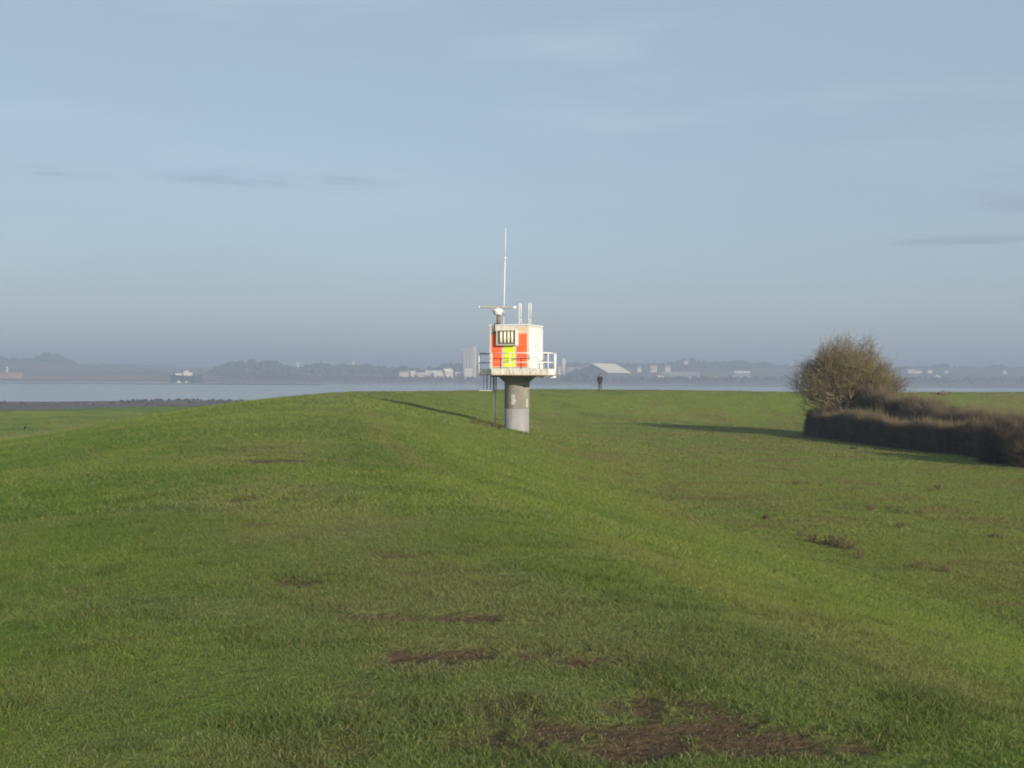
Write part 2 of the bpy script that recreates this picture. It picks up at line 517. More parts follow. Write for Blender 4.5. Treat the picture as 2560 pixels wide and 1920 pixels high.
def water_material():
    m = bpy.data.materials.new('river_water'); m.use_nodes = True
    nt = m.node_tree; N = nt.nodes; L = nt.links; b = N['Principled BSDF']
    b.inputs['Base Color'].default_value = (0.19, 0.20, 0.20, 1); b.inputs['Roughness'].default_value = 0.16; b.inputs['IOR'].default_value = 1.33
    geo = N.new('ShaderNodeNewGeometry')
    mp = N.new('ShaderNodeMapping'); mp.inputs['Scale'].default_value = (0.35, 1.0, 1); L.new(geo.outputs['Position'], mp.inputs['Vector'])
    n = N.new('ShaderNodeTexNoise'); n.inputs['Scale'].default_value = 0.5; n.inputs['Detail'].default_value = 4; L.new(mp.outputs['Vector'], n.inputs['Vector'])
    # calm slicks and wind-ruffled bands
    mp2 = N.new('ShaderNodeMapping'); mp2.inputs['Scale'].default_value = (0.0022, 0.011, 1); L.new(geo.outputs['Position'], mp2.inputs['Vector'])
    n2 = N.new('ShaderNodeTexNoise'); n2.inputs['Scale'].default_value = 1.0; n2.inputs['Detail'].default_value = 3; L.new(mp2.outputs['Vector'], n2.inputs['Vector'])
    mr = N.new('ShaderNodeMapRange'); mr.inputs['From Min'].default_value = 0.4; mr.inputs['From Max'].default_value = 0.62
    mr.inputs['To Min'].default_value = 0.25; mr.inputs['To Max'].default_value = 0.7; L.new(n2.outputs['Fac'], mr.inputs['Value'])
    bp = N.new('ShaderNodeBump'); bp.inputs['Distance'].default_value = 0.4; L.new(mr.outputs['Result'], bp.inputs['Strength'])
    L.new(n.outputs['Fac'], bp.inputs['Height']); L.new(bp.outputs['Normal'], b.inputs['Normal'])
    return m


def sheet(name, x0, x1, y0, y1, z, mat, nx_=2, ny_=2):
    X, Y = np.meshgrid(np.linspace(x0, x1, nx_), np.linspace(y0, y1, ny_))
    i = np.arange(nx_ * ny_).reshape(ny_, nx_)
    q = np.stack([i[:-1, :-1], i[:-1, 1:], i[1:, 1:], i[1:, :-1]], axis=-1).reshape(-1, 4)
    return big_mesh(name, np.stack([X, Y, np.full_like(X, z)], axis=-1).reshape(-1, 3), q, mat)


water = sheet('river', -4200, 4200, 60, 1700, 0.0, water_material(), 40, 20)
tag(water, kind='structure')

# ------------------------------------------------------------------ far shore
FX = np.concatenate([np.linspace(-4200, -1100, 32)[:-1], np.linspace(-1100, 1100, 221), np.linspace(1100, 4200, 32)[1:]])
FY = np.concatenate([np.linspace(1150, 2300, 120), np.linspace(2340, 9000, 60)])
SX, SY = np.meshgrid(FX, FY)


def far_height(x, y):
    edge = 1330 + 60 * np.sin(x / 310.0 + 1.0) + 90 * (fbm(x / 260.0, x * 0 + 3.0, 131, 3) - 0.5) - 0.03 * x
    e = y - edge
    z = -3.0 + 3.2 * sstep(-60, 25, e) + 2.6 * sstep(20, 240, e) + 1.6 * sstep(255, 275, e)
    z = z + 7 * sstep(420, 1500, e) * (0.35 + fbm(x / 420.0, y / 700.0, 141, 3)) + 6 * sstep(1500, 5000, e)
    z = z + 14 * np.exp(-((x + 880) / 120.0) ** 2) * sstep(350, 700, e)
    z = z + 3.5 * sstep(1560, 1640, y)
    hill = sstep(20, 170, x)
    z = z + hill * (10.0 * sstep(1730, 1940, y) + 9.0 * sstep(1950, 2150, y)) + (1 - hill) * 6.0 * sstep(1690, 1800, y)
    return z, e


SZ, SE = far_height(SX, SY)
SZ = SZ + (fbm(SX / 40.0, SY / 40.0, 151, 3) - 0.5) * 0.8
fi = np.arange(SX.size).reshape(SX.shape)
fq = np.stack([fi[:-1, :-1], fi[:-1, 1:], fi[1:, 1:], fi[1:, :-1]], axis=-1).reshape(-1, 4)
mudw = sstep(262, 250, SE)[..., None]
nf = fbm(SX / 90.0, SY / 60.0, 161, 3)[..., None]
fcol = mudw * (np.array([0.135, 0.10, 0.085]) * (0.8 + 0.5 * nf)) + (1 - mudw) * (np.array([0.075, 0.085, 0.04]) * (1 - sstep(0.45, 0.6, nf)) + np.array([0.16, 0.12, 0.07]) * sstep(0.45, 0.6, nf))
sand = (sstep(256, 262, SE) * sstep(300, 280, SE) * sstep(0.42, 0.55, fbm(SX / 120.0, SX * 0, 171, 2)))[..., None]
fcol = fcol * (1 - sand) + np.array([0.30, 0.19, 0.13]) * sand
m_far = bpy.data.materials.new('far_land'); m_far.use_nodes = True
_b = m_far.node_tree.nodes['Principled BSDF']; _b.inputs['Roughness'].default_value = 0.85; _b.inputs['Specular IOR Level'].default_value = 0.15
_a = m_far.node_tree.nodes.new('ShaderNodeAttribute'); _a.attribute_name = 'Col'
m_far.node_tree.links.new(_a.outputs['Color'], _b.inputs['Base Color'])
far = big_mesh('far_shore', np.stack([SX, SY, SZ], axis=-1).reshape(-1, 3), fq, m_far, True, np.concatenate([fcol, np.ones(fcol.shape[:2] + (1,))], axis=2).reshape(-1, 4))
tag(far, kind='structure')

# sandbanks that show as thin lines in the river
m_sand = material('wet_sandbank', (0.10, 0.085, 0.07), 0.5, 0.4, 0.05)


def sandbank(x0, x1, y, wdt, h):
    n = 60; vs_ = []; fs = []
    for i in range(n + 1):
        t = i / n; x = x0 + (x1 - x0) * t
        k = math.sin(math.pi * t) ** 0.35; w = wdt * k * (0.7 + 0.6 * float(vnoise(np.array(x / 60.0), np.array(y), 5))) + 0.3
        yc = y + 14 * math.sin(x / 170.0)
        for a, zz in ((-1, -0.3), (-0.4, h), (0.5, h * 0.9), (1, -0.3)): vs_.append((x, yc + a * w, zz))
    for i in range(n):
        for k in range(3): fs.append((i * 4 + k, i * 4 + 4 + k, i * 4 + 5 + k, i * 4 + 1 + k))
    o = MB(); o.add(vs_, fs, True)
    return tag(o.build('sandbank', m_sand), kind='structure')


sandbank(-620, -170, 985, 9, 0.75)
sandbank(-330, 60, 1120, 10, 0.5)
sandbank(80, 620, 1080, 26, 0.8)

# far woods: crowns of bare trees packed together
m_wood = material('winter_wood', (0.055, 0.056, 0.034), 0.9, 0.5, 0.06, dark=(0.026, 0.032, 0.02))
ICO = []
for v in range(5):
    bm = bmesh.new(); bmesh.ops.create_icosphere(bm, subdivisions=1, radius=1.0)
    for w in bm.verts:
        w.co *= 1 + 0.55 * mnoise.noise(w.co * 1.7 + Vector((v * 9.1, 3, 1))) + 0.28 * mnoise.noise(w.co * 4.5 + Vector((v * 5.1, 7, 2)))
    ICO.append((np.array([w.co[:] for w in bm.verts]), np.array([[w.index for w in f.verts] for f in bm.faces]))); bm.free()


def wood(profile_px, Y, label, dens=1.0, r0=3.5, r1=6.5, depth=60):
    """tree mass whose tops follow a skyline: (pixel x, pixel y) knots at depth Y"""
    V = []; F = []; n = 0
    px0, px1 = profile_px[0][0], profile_px[-1][0]
    cnt = int((px1 - px0) * Y / FPX / 4.0 * dens)
    xs_ = [p[0] for p in profile_px]; ys_ = [p[1] for p in profile_px]
    LY_ = np.tile(np.arange(4), cnt); m_ = len(LY_)
    px = RNG.uniform(px0, px1, m_); yy = Y + depth * (LY_ / 3.0 - 0.5) + RNG.uniform(-8, 8, m_)
    py = np.interp(px, xs_, ys_)
    k0 = P(0, 0, 1.0); kx = P(1000, 0, 1.0); ky = P(0, 1000, 1.0)
    tx_ = (k0.x + (kx.x - k0.x) * px / 1000 + (ky.x - k0.x) * py / 1000) * yy
    tz_ = EYE + ((k0.z - EYE) + (kx.z - k0.z) * px / 1000 + (ky.z - k0.z) * py / 1000) * yy
    gz_ = far_height(tx_, yy)[0]
    full = np.maximum(tz_ - gz_, 3.0)
    zt = gz_ + full * np.array([0.45, 0.72, 0.9, 1.0])[LY_] * RNG.uniform(0.80, 1.03, m_)
    for i in range(m_):
        r = random.uniform(r0, r1)
        stack = max(1, min(4, int((zt[i] - gz_[i]) / (r * 1.5))))
        for s in range(stack):
            rs = r * random.uniform(0.8, 1.1); vs_, fs = ICO[random.randrange(5)]
            a = random.uniform(0, 6.28); ca, sa = math.cos(a), math.sin(a)
            zc = zt[i] - rs * 0.95 - s * r * 1.45
            q = vs_ * np.array([rs, rs, rs * 1.05])
            q = np.stack([q[:, 0] * ca - q[:, 1] * sa + tx_[i] + random.uniform(-1, 1), q[:, 0] * sa + q[:, 1] * ca + yy[i], q[:, 2] + zc], axis=1)
            V.append(q); F.append(fs + n); n += len(vs_)
    o = big_mesh('wood', np.concatenate(V), np.concatenate(F), m_wood, False)
    return tag(o, label, 'wood', kind='stuff')


wood([(-120, 895), (0, 891), (40, 894), (85, 893), (110, 880), (128, 880), (170, 893), (200, 911), (235, 911), (260, 919)], 2050, 'hazy wooded hill on the far shore at the left edge', 0.8)
wood([(250, 921), (330, 923), (430, 922), (560, 922)], 2250, 'low distant tree line behind the moored ship', 0.6)
wood([(522, 930), (545, 912), (565, 906), (620, 898), (680, 899), (720, 910), (745, 917)], 1720, 'rounded bluish wood left of the silo across the water', 1.2)
wood([(740, 918), (775, 908), (800, 905), (850, 910), (905, 909), (950, 914), (1010, 913), (1060, 921), (1100, 914)], 1800, 'long level wood between the rounded wood and the silo', 0.9)
wood([(1100, 914), (1125, 905), (1160, 903), (1200, 912)], 1900, 'dark trees standing behind the silo', 1.0)
wood([(1370, 912), (1400, 911), (1430, 906), (1480, 906), (1560, 904), (1610, 908), (1660, 905), (1700, 899), (1735, 893), (1750, 900), (1800, 903), (1850, 900), (1905, 906), (1915, 901), (1940, 910), (2000, 912), (2080, 909)], 2150, 'wooded ridge with houses between the tower and the bare tree', 0.75, depth=90)
wood([(2080, 910), (2200, 918), (2280, 916), (2345, 912), (2365, 906), (2385, 914), (2460, 919), (2485, 911), (2510, 911), (2530, 919), (2700, 914)], 2150, 'wooded ridge on the far shore right of the bare tree', 0.75, depth=90)
wood([(1360, 938), (1450, 937), (1560, 939), (1700, 939), (1850, 940), (2000, 940), (2250, 941), (2400, 941), (2700, 942)], 1600, 'low scrub along the far river bank', 0.7, 2.0, 4.0, 40)
wood([(560, 932), (700, 933), (800, 934), (905, 936), (1000, 938), (1190, 939)], 1590, 'low scrub below the rounded wood and the sheds', 0.55, 1.6, 3.2, 30)

wood([(1425, 930), (1452, 919), (1470, 915), (1490, 919), (1512, 931)], 1570, 'dark clump of trees at the left end of the bulk store', 1.6, 2.5, 4.5, 24)

# ------------------------------------------------------------------ haze: the air itself
hz = MB().box((0, 1800, 33.0), (8600, 16000, 92.0))
m_haze = bpy.data.materials.new('haze'); m_haze.use_nodes = True
_n = m_haze.node_tree; _n.nodes.clear()
_o = _n.nodes.new('ShaderNodeOutputMaterial'); _v = _n.nodes.new('ShaderNodeVolumePrincipled')
_v.inputs['Color'].default_value = (0.42, 0.505, 0.645, 1); _v.inputs['Density'].default_value = 0.00078; _v.inputs['Anisotropy'].default_value = 0.0
_n.links.new(_v.outputs[0], _o.inputs['Volume'])
haze = hz.build('haze', m_haze)
tag(haze, kind='stuff')

# ------------------------------------------------------------------ grass blades
m_grass = bpy.data.materials.new('grass_blades'); m_grass.use_nodes = True
_t = m_grass.node_tree; _b = _t.nodes['Principled BSDF']
_b.inputs['Roughness'].default_value = 0.5; _b.inputs['Specular IOR Level'].default_value = 0.25
_a = _t.nodes.new('ShaderNodeAttribute'); _a.attribute_name = 'Col'
_tr = _t.nodes.new('ShaderNodeBsdfTranslucent'); _mx = _t.nodes.new('ShaderNodeMixShader'); _mx.inputs[0].default_value = 0.3
_t.links.new(_a.outputs['Color'], _b.inputs['Base Color']); _t.links.new(_a.outputs['Color'], _tr.inputs['Color'])
_t.links.new(_b.outputs[0], _mx.inputs[1]); _t.links.new(_tr.outputs[0], _mx.inputs[2])
_t.links.new(_mx.outputs[0], _t.nodes['Material Output'].inputs['Surface'])

# lookup grid of terrain heights for planting
LX = np.arange(-75, 75.01, 0.4); LY = np.arange(1, 150.01, 0.4)
_lx, _ly = np.meshgrid(LX, LY)
LZ, LD, LE = height(_lx, _ly, False)


def lookup(T, x, y):
    fx = np.clip((x - LX[0]) / 0.4, 0, len(LX) - 1.001); fy = np.clip((y - LY[0]) / 0.4, 0, len(LY) - 1.001)
    ix = fx.astype(int); iy = fy.astype(int); fx -= ix; fy -= iy
    return (T[iy, ix] * (1 - fx) + T[iy, ix + 1] * fx) * (1 - fy) + (T[iy + 1, ix] * (1 - fx) + T[iy + 1, ix + 1] * fx) * fy


def plant(y0, y1, dens, hmin, hmax, wid, segs, name, label):
    area = 0.60 * (y1 * y1 - y0 * y0)
    n = int(area * dens)
    y = np.sqrt(RNG.uniform(y0 * y0, y1 * y1, n)); x = RNG.uniform(-0.60, 0.60, n) * y
    # keep tufts: denser where the sward is lush
    clump = fbm(x * 1.9, y * 1.9, 201, 3)
    soil = np.where(y < 80, soil_mask(x, y), 0)
    keep = (RNG.random(n) < (0.45 + 0.9 * clump)) & (RNG.random(n) > soil * 0.78) & (lookup(LE, x, y) < 0.5)
    x, y, clump, soil = x[keep], y[keep], clump[keep], soil[keep]; n = len(x)
    d = lookup(LD, x, y); z = lookup(LZ, x, y) + (fbm(x / 1.3, y / 1.3, 9, 3) - 0.5) * 0.05 - soil * 0.035 * (0.4 + fbm(x * 6, y * 6, 61, 3))
    col = grass_colour(x, y, d)
    k = RNG.random(n)[:, None]
    straw = np.array([0.23, 0.20, 0.085])
    pale = (RNG.random(n) < 0.09 + 0.30 * soil)[:, None]
    col = col * (0.74 + 0.56 * k) * (1 + (RNG.random((n, 3)) - 0.5) * 0.30)
    col = np.where(pale, straw * (0.6 + 0.6 * k), col)
    hh = RNG.uniform(hmin, hmax, n) * (0.55 + 0.95 * clump) * (1 - 0.45 * soil)
    hh = hh * (1 + 0.55 * sstep(0.56, 0.74, fbm(x / 0.42, y / 0.36, 111, 4)))
    tall = RNG.random(n) < 0.012
    hh = np.where(tall, hh * 1.5, hh)
    a = RNG.uniform(0, 2 * np.pi, n); la = RNG.uniform(0, 2 * np.pi, n); lean = RNG.uniform(0.3, 1.7, n) * hh
    wx = np.cos(a) * wid * RNG.uniform(0.6, 1.3, n) * 0.5; wy = np.sin(a) * np.abs(wx / np.maximum(np.abs(np.cos(a)), 1e-3))
    lx_, ly_ = np.cos(la) * lean, np.sin(la) * lean
    base = np.stack([x, y, z - 0.006], axis=1)
    W = np.stack([wx, wy, np.zeros(n)], axis=1)
    tip = base + np.stack([lx_, ly_, hh], axis=1)
    if segs == 1:
        V = np.stack([base - W, base + W, tip], axis=1).reshape(-1, 3)
        T = np.arange(3 * n).reshape(n, 3); C = np.repeat(col, 3, axis=0)
    else:
        midp = base + np.stack([lx_ * 0.33, ly_ * 0.33, hh * 0.62], axis=1)
        V = np.stack([base - W, base + W, midp + W * 0.8, midp - W * 0.8, tip], axis=1).reshape(-1, 3)
        b0 = np.arange(n)[:, None] * 5
        T = np.concatenate([b0 + np.array([[0, 1, 2]]), b0 + np.array([[0, 2, 3]]), b0 + np.array([[3, 2, 4]])], axis=0)
        C = np.repeat(col, 5, axis=0)
    C = np.concatenate([C, np.ones((len(C), 1))], axis=1)
    o = big_mesh(name, V, T, m_grass, False, C)
    return tag(o, label, 'grass', kind='stuff')


plant(3.2, 7.0, 9500, 0.014, 0.034, 0.0034, 2, 'grass', 'short winter turf with bare muddy spots in the nearest foreground')
plant(7.0, 13.0, 4800, 0.018, 0.038, 0.0056, 1, 'grass', 'worn turf on the crest of the bank beyond the muddy spots')
plant(13.0, 28, 1000, 0.028, 0.055, 0.012, 1, 'grass', 'grass on the crest and slopes of the bank in the middle distance')
plant(28, 52, 300, 0.035, 0.070, 0.020, 1, 'grass', 'grass of the field and slope just short of the tower')
plant(52, 132, 62, 0.05, 0.10, 0.036, 1, 'grass', 'distant grass of the bank, the field and the foreshore')

# ------------------------------------------------------------------ radar tower
M = {}
M['concrete'] = material('weathered_concrete', (0.285, 0.28, 0.27), 0.85, 0.0, 2.6, dark=(0.225, 0.225, 0.225), bump=0.25, stretch=(1, 1, 0.4))
M['coat'] = material('tan_weathered_coating', (0.285, 0.27, 0.235), 0.85, 0.0, 1.8, dark=(0.215, 0.190, 0.155), bump=0.25, stretch=(1, 1, 0.35))
M['under'] = material('dark_grey_concrete', (0.20, 0.21, 0.22), 0.85, 0.3, 3.0, bump=0.2)
M['patch'] = material('pale_repair_render', (0.42, 0.43, 0.42), 0.85, 0.15, 8.0)
M['cream'] = material('off_white_paint', (0.62, 0.60, 0.52), 0.6, 0.0, 5.0, dark=(0.47, 0.43, 0.35), bump=0.05, stretch=(1, 1, 0.16))
M['white'] = material('white_paint', (0.69, 0.69, 0.665), 0.5, 0.06, 3.0)
M['deckwhite'] = material('streaked_white_paint', (0.70, 0.67, 0.58), 0.6, 0.0, 6.0, dark=(0.45, 0.41, 0.34), stretch=(1, 1, 0.3))
M['rail'] = material('white_rail_paint', (0.80, 0.79, 0.75), 0.45, 0.1, 9.0)
M['railgrey'] = material('grey_metal_and_shaded_rail', (0.30, 0.31, 0.32), 0.5, 0.2, 9.0)
M['red'] = material('fluorescent_red_sheet', (0.94, 0.135, 0.040), 0.55, 0.08, 5.0)
M['lime'] = material('fluorescent_lime_sheet', (0.66, 0.80, 0.015), 0.55, 0.10, 5.0)
M['peach'] = material('faded_orange_paint', (0.66, 0.50, 0.33), 0.6, 0.15, 5.0)
M['boxdark'] = material('brown_grey_metal', (0.29, 0.26, 0.21), 0.6, 0.25, 8.0)
M['tube'] = material('cream_lamp_tube', (0.80, 0.77, 0.60), 0.35, 0.05, 8.0)
M['steel'] = material('dark_steel', (0.075, 0.078, 0.085), 0.5, 0.3, 6.0)
M['rust'] = material('rusty_brown_steel', (0.24, 0.17, 0.12), 0.7, 0.0, 12.0, dark=(0.13, 0.09, 0.065))
M['scan'] = material('grey_radar_bar', (0.30, 0.27, 0.25), 0.5, 0.15, 6.0)
M['rustline'] = material('rust_stained_edge', (0.42, 0.26, 0.14), 0.8, 0.0, 7.0, dark=(0.30, 0.16, 0.08))

TD = 61.0
tb = P(1292, 1081, TD)
tower = empty('radar_tower', (tb.x, TD, tb.z))
tag(tower, 'white radar tower with red and lime panels on a round concrete pillar', 'radar tower')
PXM = TD / FPX


def Lx(zx): return (1160 + zx * 0.11754 - 1292) * PXM          # metres right of the pillar axis
def Lz(py): return (1081 - py) * PXM                          # metres above the foot


r0 = 0.685
pil = MB().lathe([(r0, -1.2), (r0, Lz(1021))], 64).build('pillar', M['concrete'], tower)
zb = Lz(1021)
coat = MB().lathe([(r0 + 0.002, zb + 0.002), (r0 + 0.012, zb + 0.012), (r0 + 0.012, Lz(955)), (r0 + 0.05, Lz(953))], 64, caps=False).build('pillar_coating', M['coat'], tower)
MB().lathe([(r0 + 0.02, Lz(955)), (0.99, Lz(944)), (1.0, Lz(938.5)), (0.2, Lz(938.5))], 64, caps=False).build('pillar_capital', M['under'], tower)


def curved_patch(name, zx0, zx1, py0, py1, mat, parent, bumps=()):
    """thin slab lying on the pillar's round face"""
    m = MB(); n = 8; rr = r0 + 0.013
    def ang(zx): return math.asin(max(-0.99, min(0.99, Lx(zx) / rr)))
    a0, a1 = ang(zx0), ang(zx1)
    vs_, fs = [], []
    for i in range(n + 1):
        a = a0 + (a1 - a0) * i / n
        for rad in (rr, rr + 0.012):
            for py in (py0, py1): vs_.append((rad * math.sin(a), -rad * math.cos(a), Lz(py)))
    for i in range(n):
        b = i * 4
        fs += [(b + 2, b + 6, b + 7, b + 3), (b, b + 4, b + 6, b + 2), (b + 1, b + 3, b + 7, b + 5)]
    fs += [(0, 2, 3, 1), (n * 4, n * 4 + 1, n * 4 + 3, n * 4 + 2)]
    m.add(vs_, fs)
    return m.build(name, mat, parent)


curved_patch('repair_patch', 1005, 1075, 985.5, 1011, M['patch'], coat)
curved_patch('repair_patch', 1073.5, 1102, 998, 1004, M['patch'], coat)
curved_patch('repair_patch', 1318, 1348, 997, 1018, M['patch'], coat)

# deck: eight-sided, turned 20 degrees to the left
DECK = [(-1.37, -1.363), (1.61, -2.447), (2.06, -1.21), (2.10, 0.75), (1.25, 1.85), (-1.0, 2.1), (-2.07, 1.0), (-2.07, -0.35)]
zd0, zd1 = Lz(937.0), Lz(925.0)
MB().prism([(x * 0.985, y * 0.985) for x, y in DECK], zd0 + 0.03, zd1 - 0.03).build('deck', M['cream'], tower)
for i in range(8):
    a = Vector((*DECK[i], 0)); b = Vector((*DECK[(i + 1) % 8], 0)); d = (b - a); ln = d.length; d.normalize(); rz = math.atan2(d.y, d.x)
    nrm = Vector((d.y, -d.x, 0)); Mz = Matrix.Rotation(rz, 3, 'Z')
    c = (a + b) / 2
    MB().box(c + Vector((0, 0, (zd0 + zd1) / 2 + 0.03)), (ln - 0.012, 0.05, zd1 - zd0 + 0.06), Mz, 0.006).build('deck_fascia', M['white'] if i == 1 else M['deckwhite'], tower)  # right facet gets whiter paint: the sun on it put into its colour
    MB().box(c + Vector((0, 0, zd0 - 0.018)) + nrm * 0.004, (ln - 0.03, 0.062, 0.035), Mz).build('edge_angle', M['rustline'], tower)
# support brackets under the right end, and beams under the deck
for x, y, w_ in ((1.22, -1.75, 0.30), (1.95, -1.1, 0.20)):
    MB().box((x, y, zd0 - 0.10), (w_, 0.5, 0.13), Matrix.Rotation(R(-20), 3, 'Z')).build('bracket', M['white'], tower)
for k in range(3):
    o_ = -0.9 + k * 0.9
    MB().box((o_ * 0.94, o_ * -0.34, zd0 - 0.075), (0.12, 3.0, 0.11), Matrix.Rotation(R(-20), 3, 'Z')).build('deck_beam', M['under'], tower)

# railing
zt, zm, zp0 = Lz(883.5), Lz(907), Lz(934)


def lerp2(a, b, t): return (a[0] + (b[0] - a[0]) * t, a[1] + (b[1] - a[1]) * t)


posts = [DECK[0], lerp2(DECK[0], DECK[1], 0.33), lerp2(DECK[0], DECK[1], 0.695), DECK[1], (2.0, -1.34), DECK[2], DECK[3], DECK[4], DECK[5], DECK[6], DECK[7]]
for k, (x, y) in enumerate(posts):
    MB().tube([(x * 1.015, y * 1.015, zp0), (x * 1.015, y * 1.015, zt)], 0.027, 10).build('rail_post', M['rail'], tower)
ring = [DECK[0], DECK[1], DECK[2], DECK[3], DECK[4], DECK[5], DECK[6], DECK[7]]
for i in range(8):
    a, b = ring[i], ring[(i + 1) % 8]
    for zz, rr in ((zt - 0.02, 0.026), (zm, 0.021)):
        MB().tube([(a[0] * 1.015, a[1] * 1.015, zz), (b[0] * 1.015, b[1] * 1.015, zz)], rr, 8).build('guard_rail', M['rail'] if i in (0, 1) else M['railgrey'], tower)  # rails off the front and right are grey: shade painted into their colour

# cabin
CM = Matrix.Rotation(R(-20), 3, 'Z')
CB = (-0.05, 0.0)


def C(u, v, z):
    """cabin coordinates: u along the front face to the right, v towards the back"""
    p = CM @ Vector((u, v, 0)); return Vector((p.x + CB[0], p.y + CB[1], z))


HS = 1.155
zc0, zc1 = Lz(922), Lz(816.5)
cabin = MB().box(C(0, 0, (zc0 - 0.14 + zc1) / 2), (2 * HS, 2 * HS, zc1 - zc0 + 0.14), CM, 0.015).build('cabin', M['cream'], tower)
MB().box(C(0, 0, zc1 + 0.035), (2 * HS + 0.06, 2 * HS + 0.06, 0.065), CM, 0.015).build('roof', M['white'], cabin)
MB().box(C(0, 0, zc1 - 0.16), (2 * HS + 0.012, 2 * HS + 0.012, 0.018), CM).build('trim_strip', M['cream'], cabin)
MB().box(C(0, 0, zc0 + 0.0), (2 * HS + 0.05, 2 * HS + 0.05, 0.10), CM, 0.01).build('plinth', M['cream'], cabin)


def U(zx): return (Lx(zx) - C(-HS, -HS, 0).x) / math.cos(R(20)) - HS    # front-face coordinate of a zoom column
def Zz(zy): return Lz(780 + zy * 0.11757)


def front_panel(name, zx0, zx1, zy0, zy1, mat, th=0.012, parent=cabin):
    u0, u1 = U(zx0), U(zx1)
    return MB().box(C((u0 + u1) / 2, -HS - th / 2 - 0.001, (Zz(zy0) + Zz(zy1)) / 2), (u1 - u0, th, Zz(zy0) - Zz(zy1)), CM, 0.003).build(name, mat, parent)


for za, zz in ((482, 640), (644, 790), (794, 930), (934, 1072), (1076, 1166)):
    front_panel('red_panel', 580, 800, za, zz, M['red'])
for za, zz in ((500, 640), (644, 800), (804, 930), (934, 1072), (1076, 1170)):
    front_panel('lime_panel', 848, 1062, za, zz, M['lime'])
for za, zz in ((482, 700), (704, 860), (864, 1072), (1076, 1170)):
    front_panel('red_panel', 1150, 1322, za, zz, M['red'])
for za, zz in ((740, 930), (934, 1168)):
    front_panel('red_panel', 1108, 1146, za, zz, M['red'])
front_panel('faded_panel', 1150, 1322, 345, 478, M['peach'])

# light box on the front
ub0, ub1 = U(718), U(1122); zb0, zb1 = Zz(720), Zz(402); DP = 0.26
lb = MB()
uc, zc_ = (ub0 + ub1) / 2, (zb0 + zb1) / 2
fw = 0.026
for (du, dz, su, sz) in ((ub0 + fw / 2 - uc, 0, fw, zb1 - zb0), (ub1 - fw / 2 - uc, 0, fw, zb1 - zb0), (0, zb1 - fw / 2 - zc_, ub1 - ub0 - 2 * fw - 0.002, fw), (0, zb0 + fw / 2 - zc_, ub1 - ub0 - 2 * fw - 0.002, fw)):
    lb.box(C(uc + du, -HS - DP / 2 - 0.004, zc_ + dz), (su, DP, sz), CM, 0.004)
lbox = lb.build('light_box', M['white'], tower)
MB().box(C(uc, -HS - 0.10, zc_), (ub1 - ub0 - 2 * fw - 0.004, 0.04, zb1 - zb0 - 2 * fw - 0.004), CM).build('back_plate', M['boxdark'], lbox)
iw = 0.05
for (du, dz, su, sz) in ((ub0 + fw + iw / 2 - uc, 0, iw, zb1 - zb0 - 2 * fw - 0.01), (ub1 - fw - iw / 2 - uc, 0, iw, zb1 - zb0 - 2 * fw - 0.01),
                         (0, zb1 - fw - iw / 2 - zc_, ub1 - ub0 - 2 * fw - 2 * iw - 0.004, iw), (0, zb0 + fw + iw / 2 - zc_, ub1 - ub0 - 2 * fw - 2 * iw - 0.004, iw)):
    MB().box(C(uc + du, -HS - DP + 0.035, zc_ + dz), (su, 0.05, sz), CM, 0.004).build('inner_frame', M['boxdark'], lbox)
for zx in (806, 884, 960, 1036):
    u = U(zx)
    MB().tube([C(u, -HS - 0.19, Zz(672)), C(u, -HS - 0.19, Zz(440))], 0.062, 14).build('lamp_tube', M['tube'], lbox)

MB().box(C(HS + 0.006, 0, (zc0 + 0.05 + zc1 - 0.17) / 2), (0.012, 2 * HS - 0.02, zc1 - 0.17 - zc0 - 0.05), CM).build('sunlit_side_slab', M['white'], cabin)  # added white slab: the sunward wall's brightness put into its colour
# door, vent and handle on the right-hand wall
def RF(v, z, off): return C(HS + off, v, z)


dmid = 0.08
door = MB().box(RF(dmid, (zc0 + 0.06 + Zz(345)) / 2, 0.022), (0.024, 1.30, Zz(345) - zc0 - 0.06), CM, 0.006).build('door', M['white'], tower)
MB().box(RF(dmid, Zz(470), 0.045), (0.022, 0.62, 0.03), CM).build('drip_strip', M['cream'], door)
MB().tube([RF(-0.28, Zz(715), 0.075), RF(-0.28, Zz(765), 0.075)], 0.018, 8).build('door_handle', M['railgrey'], door)
MB().tube([RF(0.30, Zz(790), 0.075), RF(0.30, Zz(830), 0.075)], 0.016, 8).build('door_handle', M['railgrey'], door)
for zy in (420, 1100):
    MB().box(RF(0.74, Zz(zy), 0.045), (0.02, 0.05, 0.14), CM).build('hinge', M['railgrey'], door)
MB().box(C(HS - 0.02, HS + 0.12, (Zz(890) + Zz(1195)) / 2), (0.10, 0.22, Zz(890) - Zz(1195)), CM, 0.01).build('meter_cabinet', M['railgrey'], tower)
# grey bent handrail beside the door
pts = [C(U(1335), -HS - 0.30, Zz(945)), C(HS + 0.18, -HS - 0.25, Zz(950)), C(HS + 0.30, -0.75, Zz(985)), C(HS + 0.34, -0.45, Zz(1030)), C(HS + 0.34, -0.40, Zz(1200))]
MB().tube(pts, 0.018, 8).build('bent_handrail', M['railgrey'], tower)
pts = [C(U(870), -HS - 0.06, Zz(1050)), C(U(1060), -HS - 0.08, Zz(1020)), C(U(1335), -HS - 0.30, Zz(945))]
MB().tube(pts, 0.012, 6).build('cable', M['railgrey'], tower)

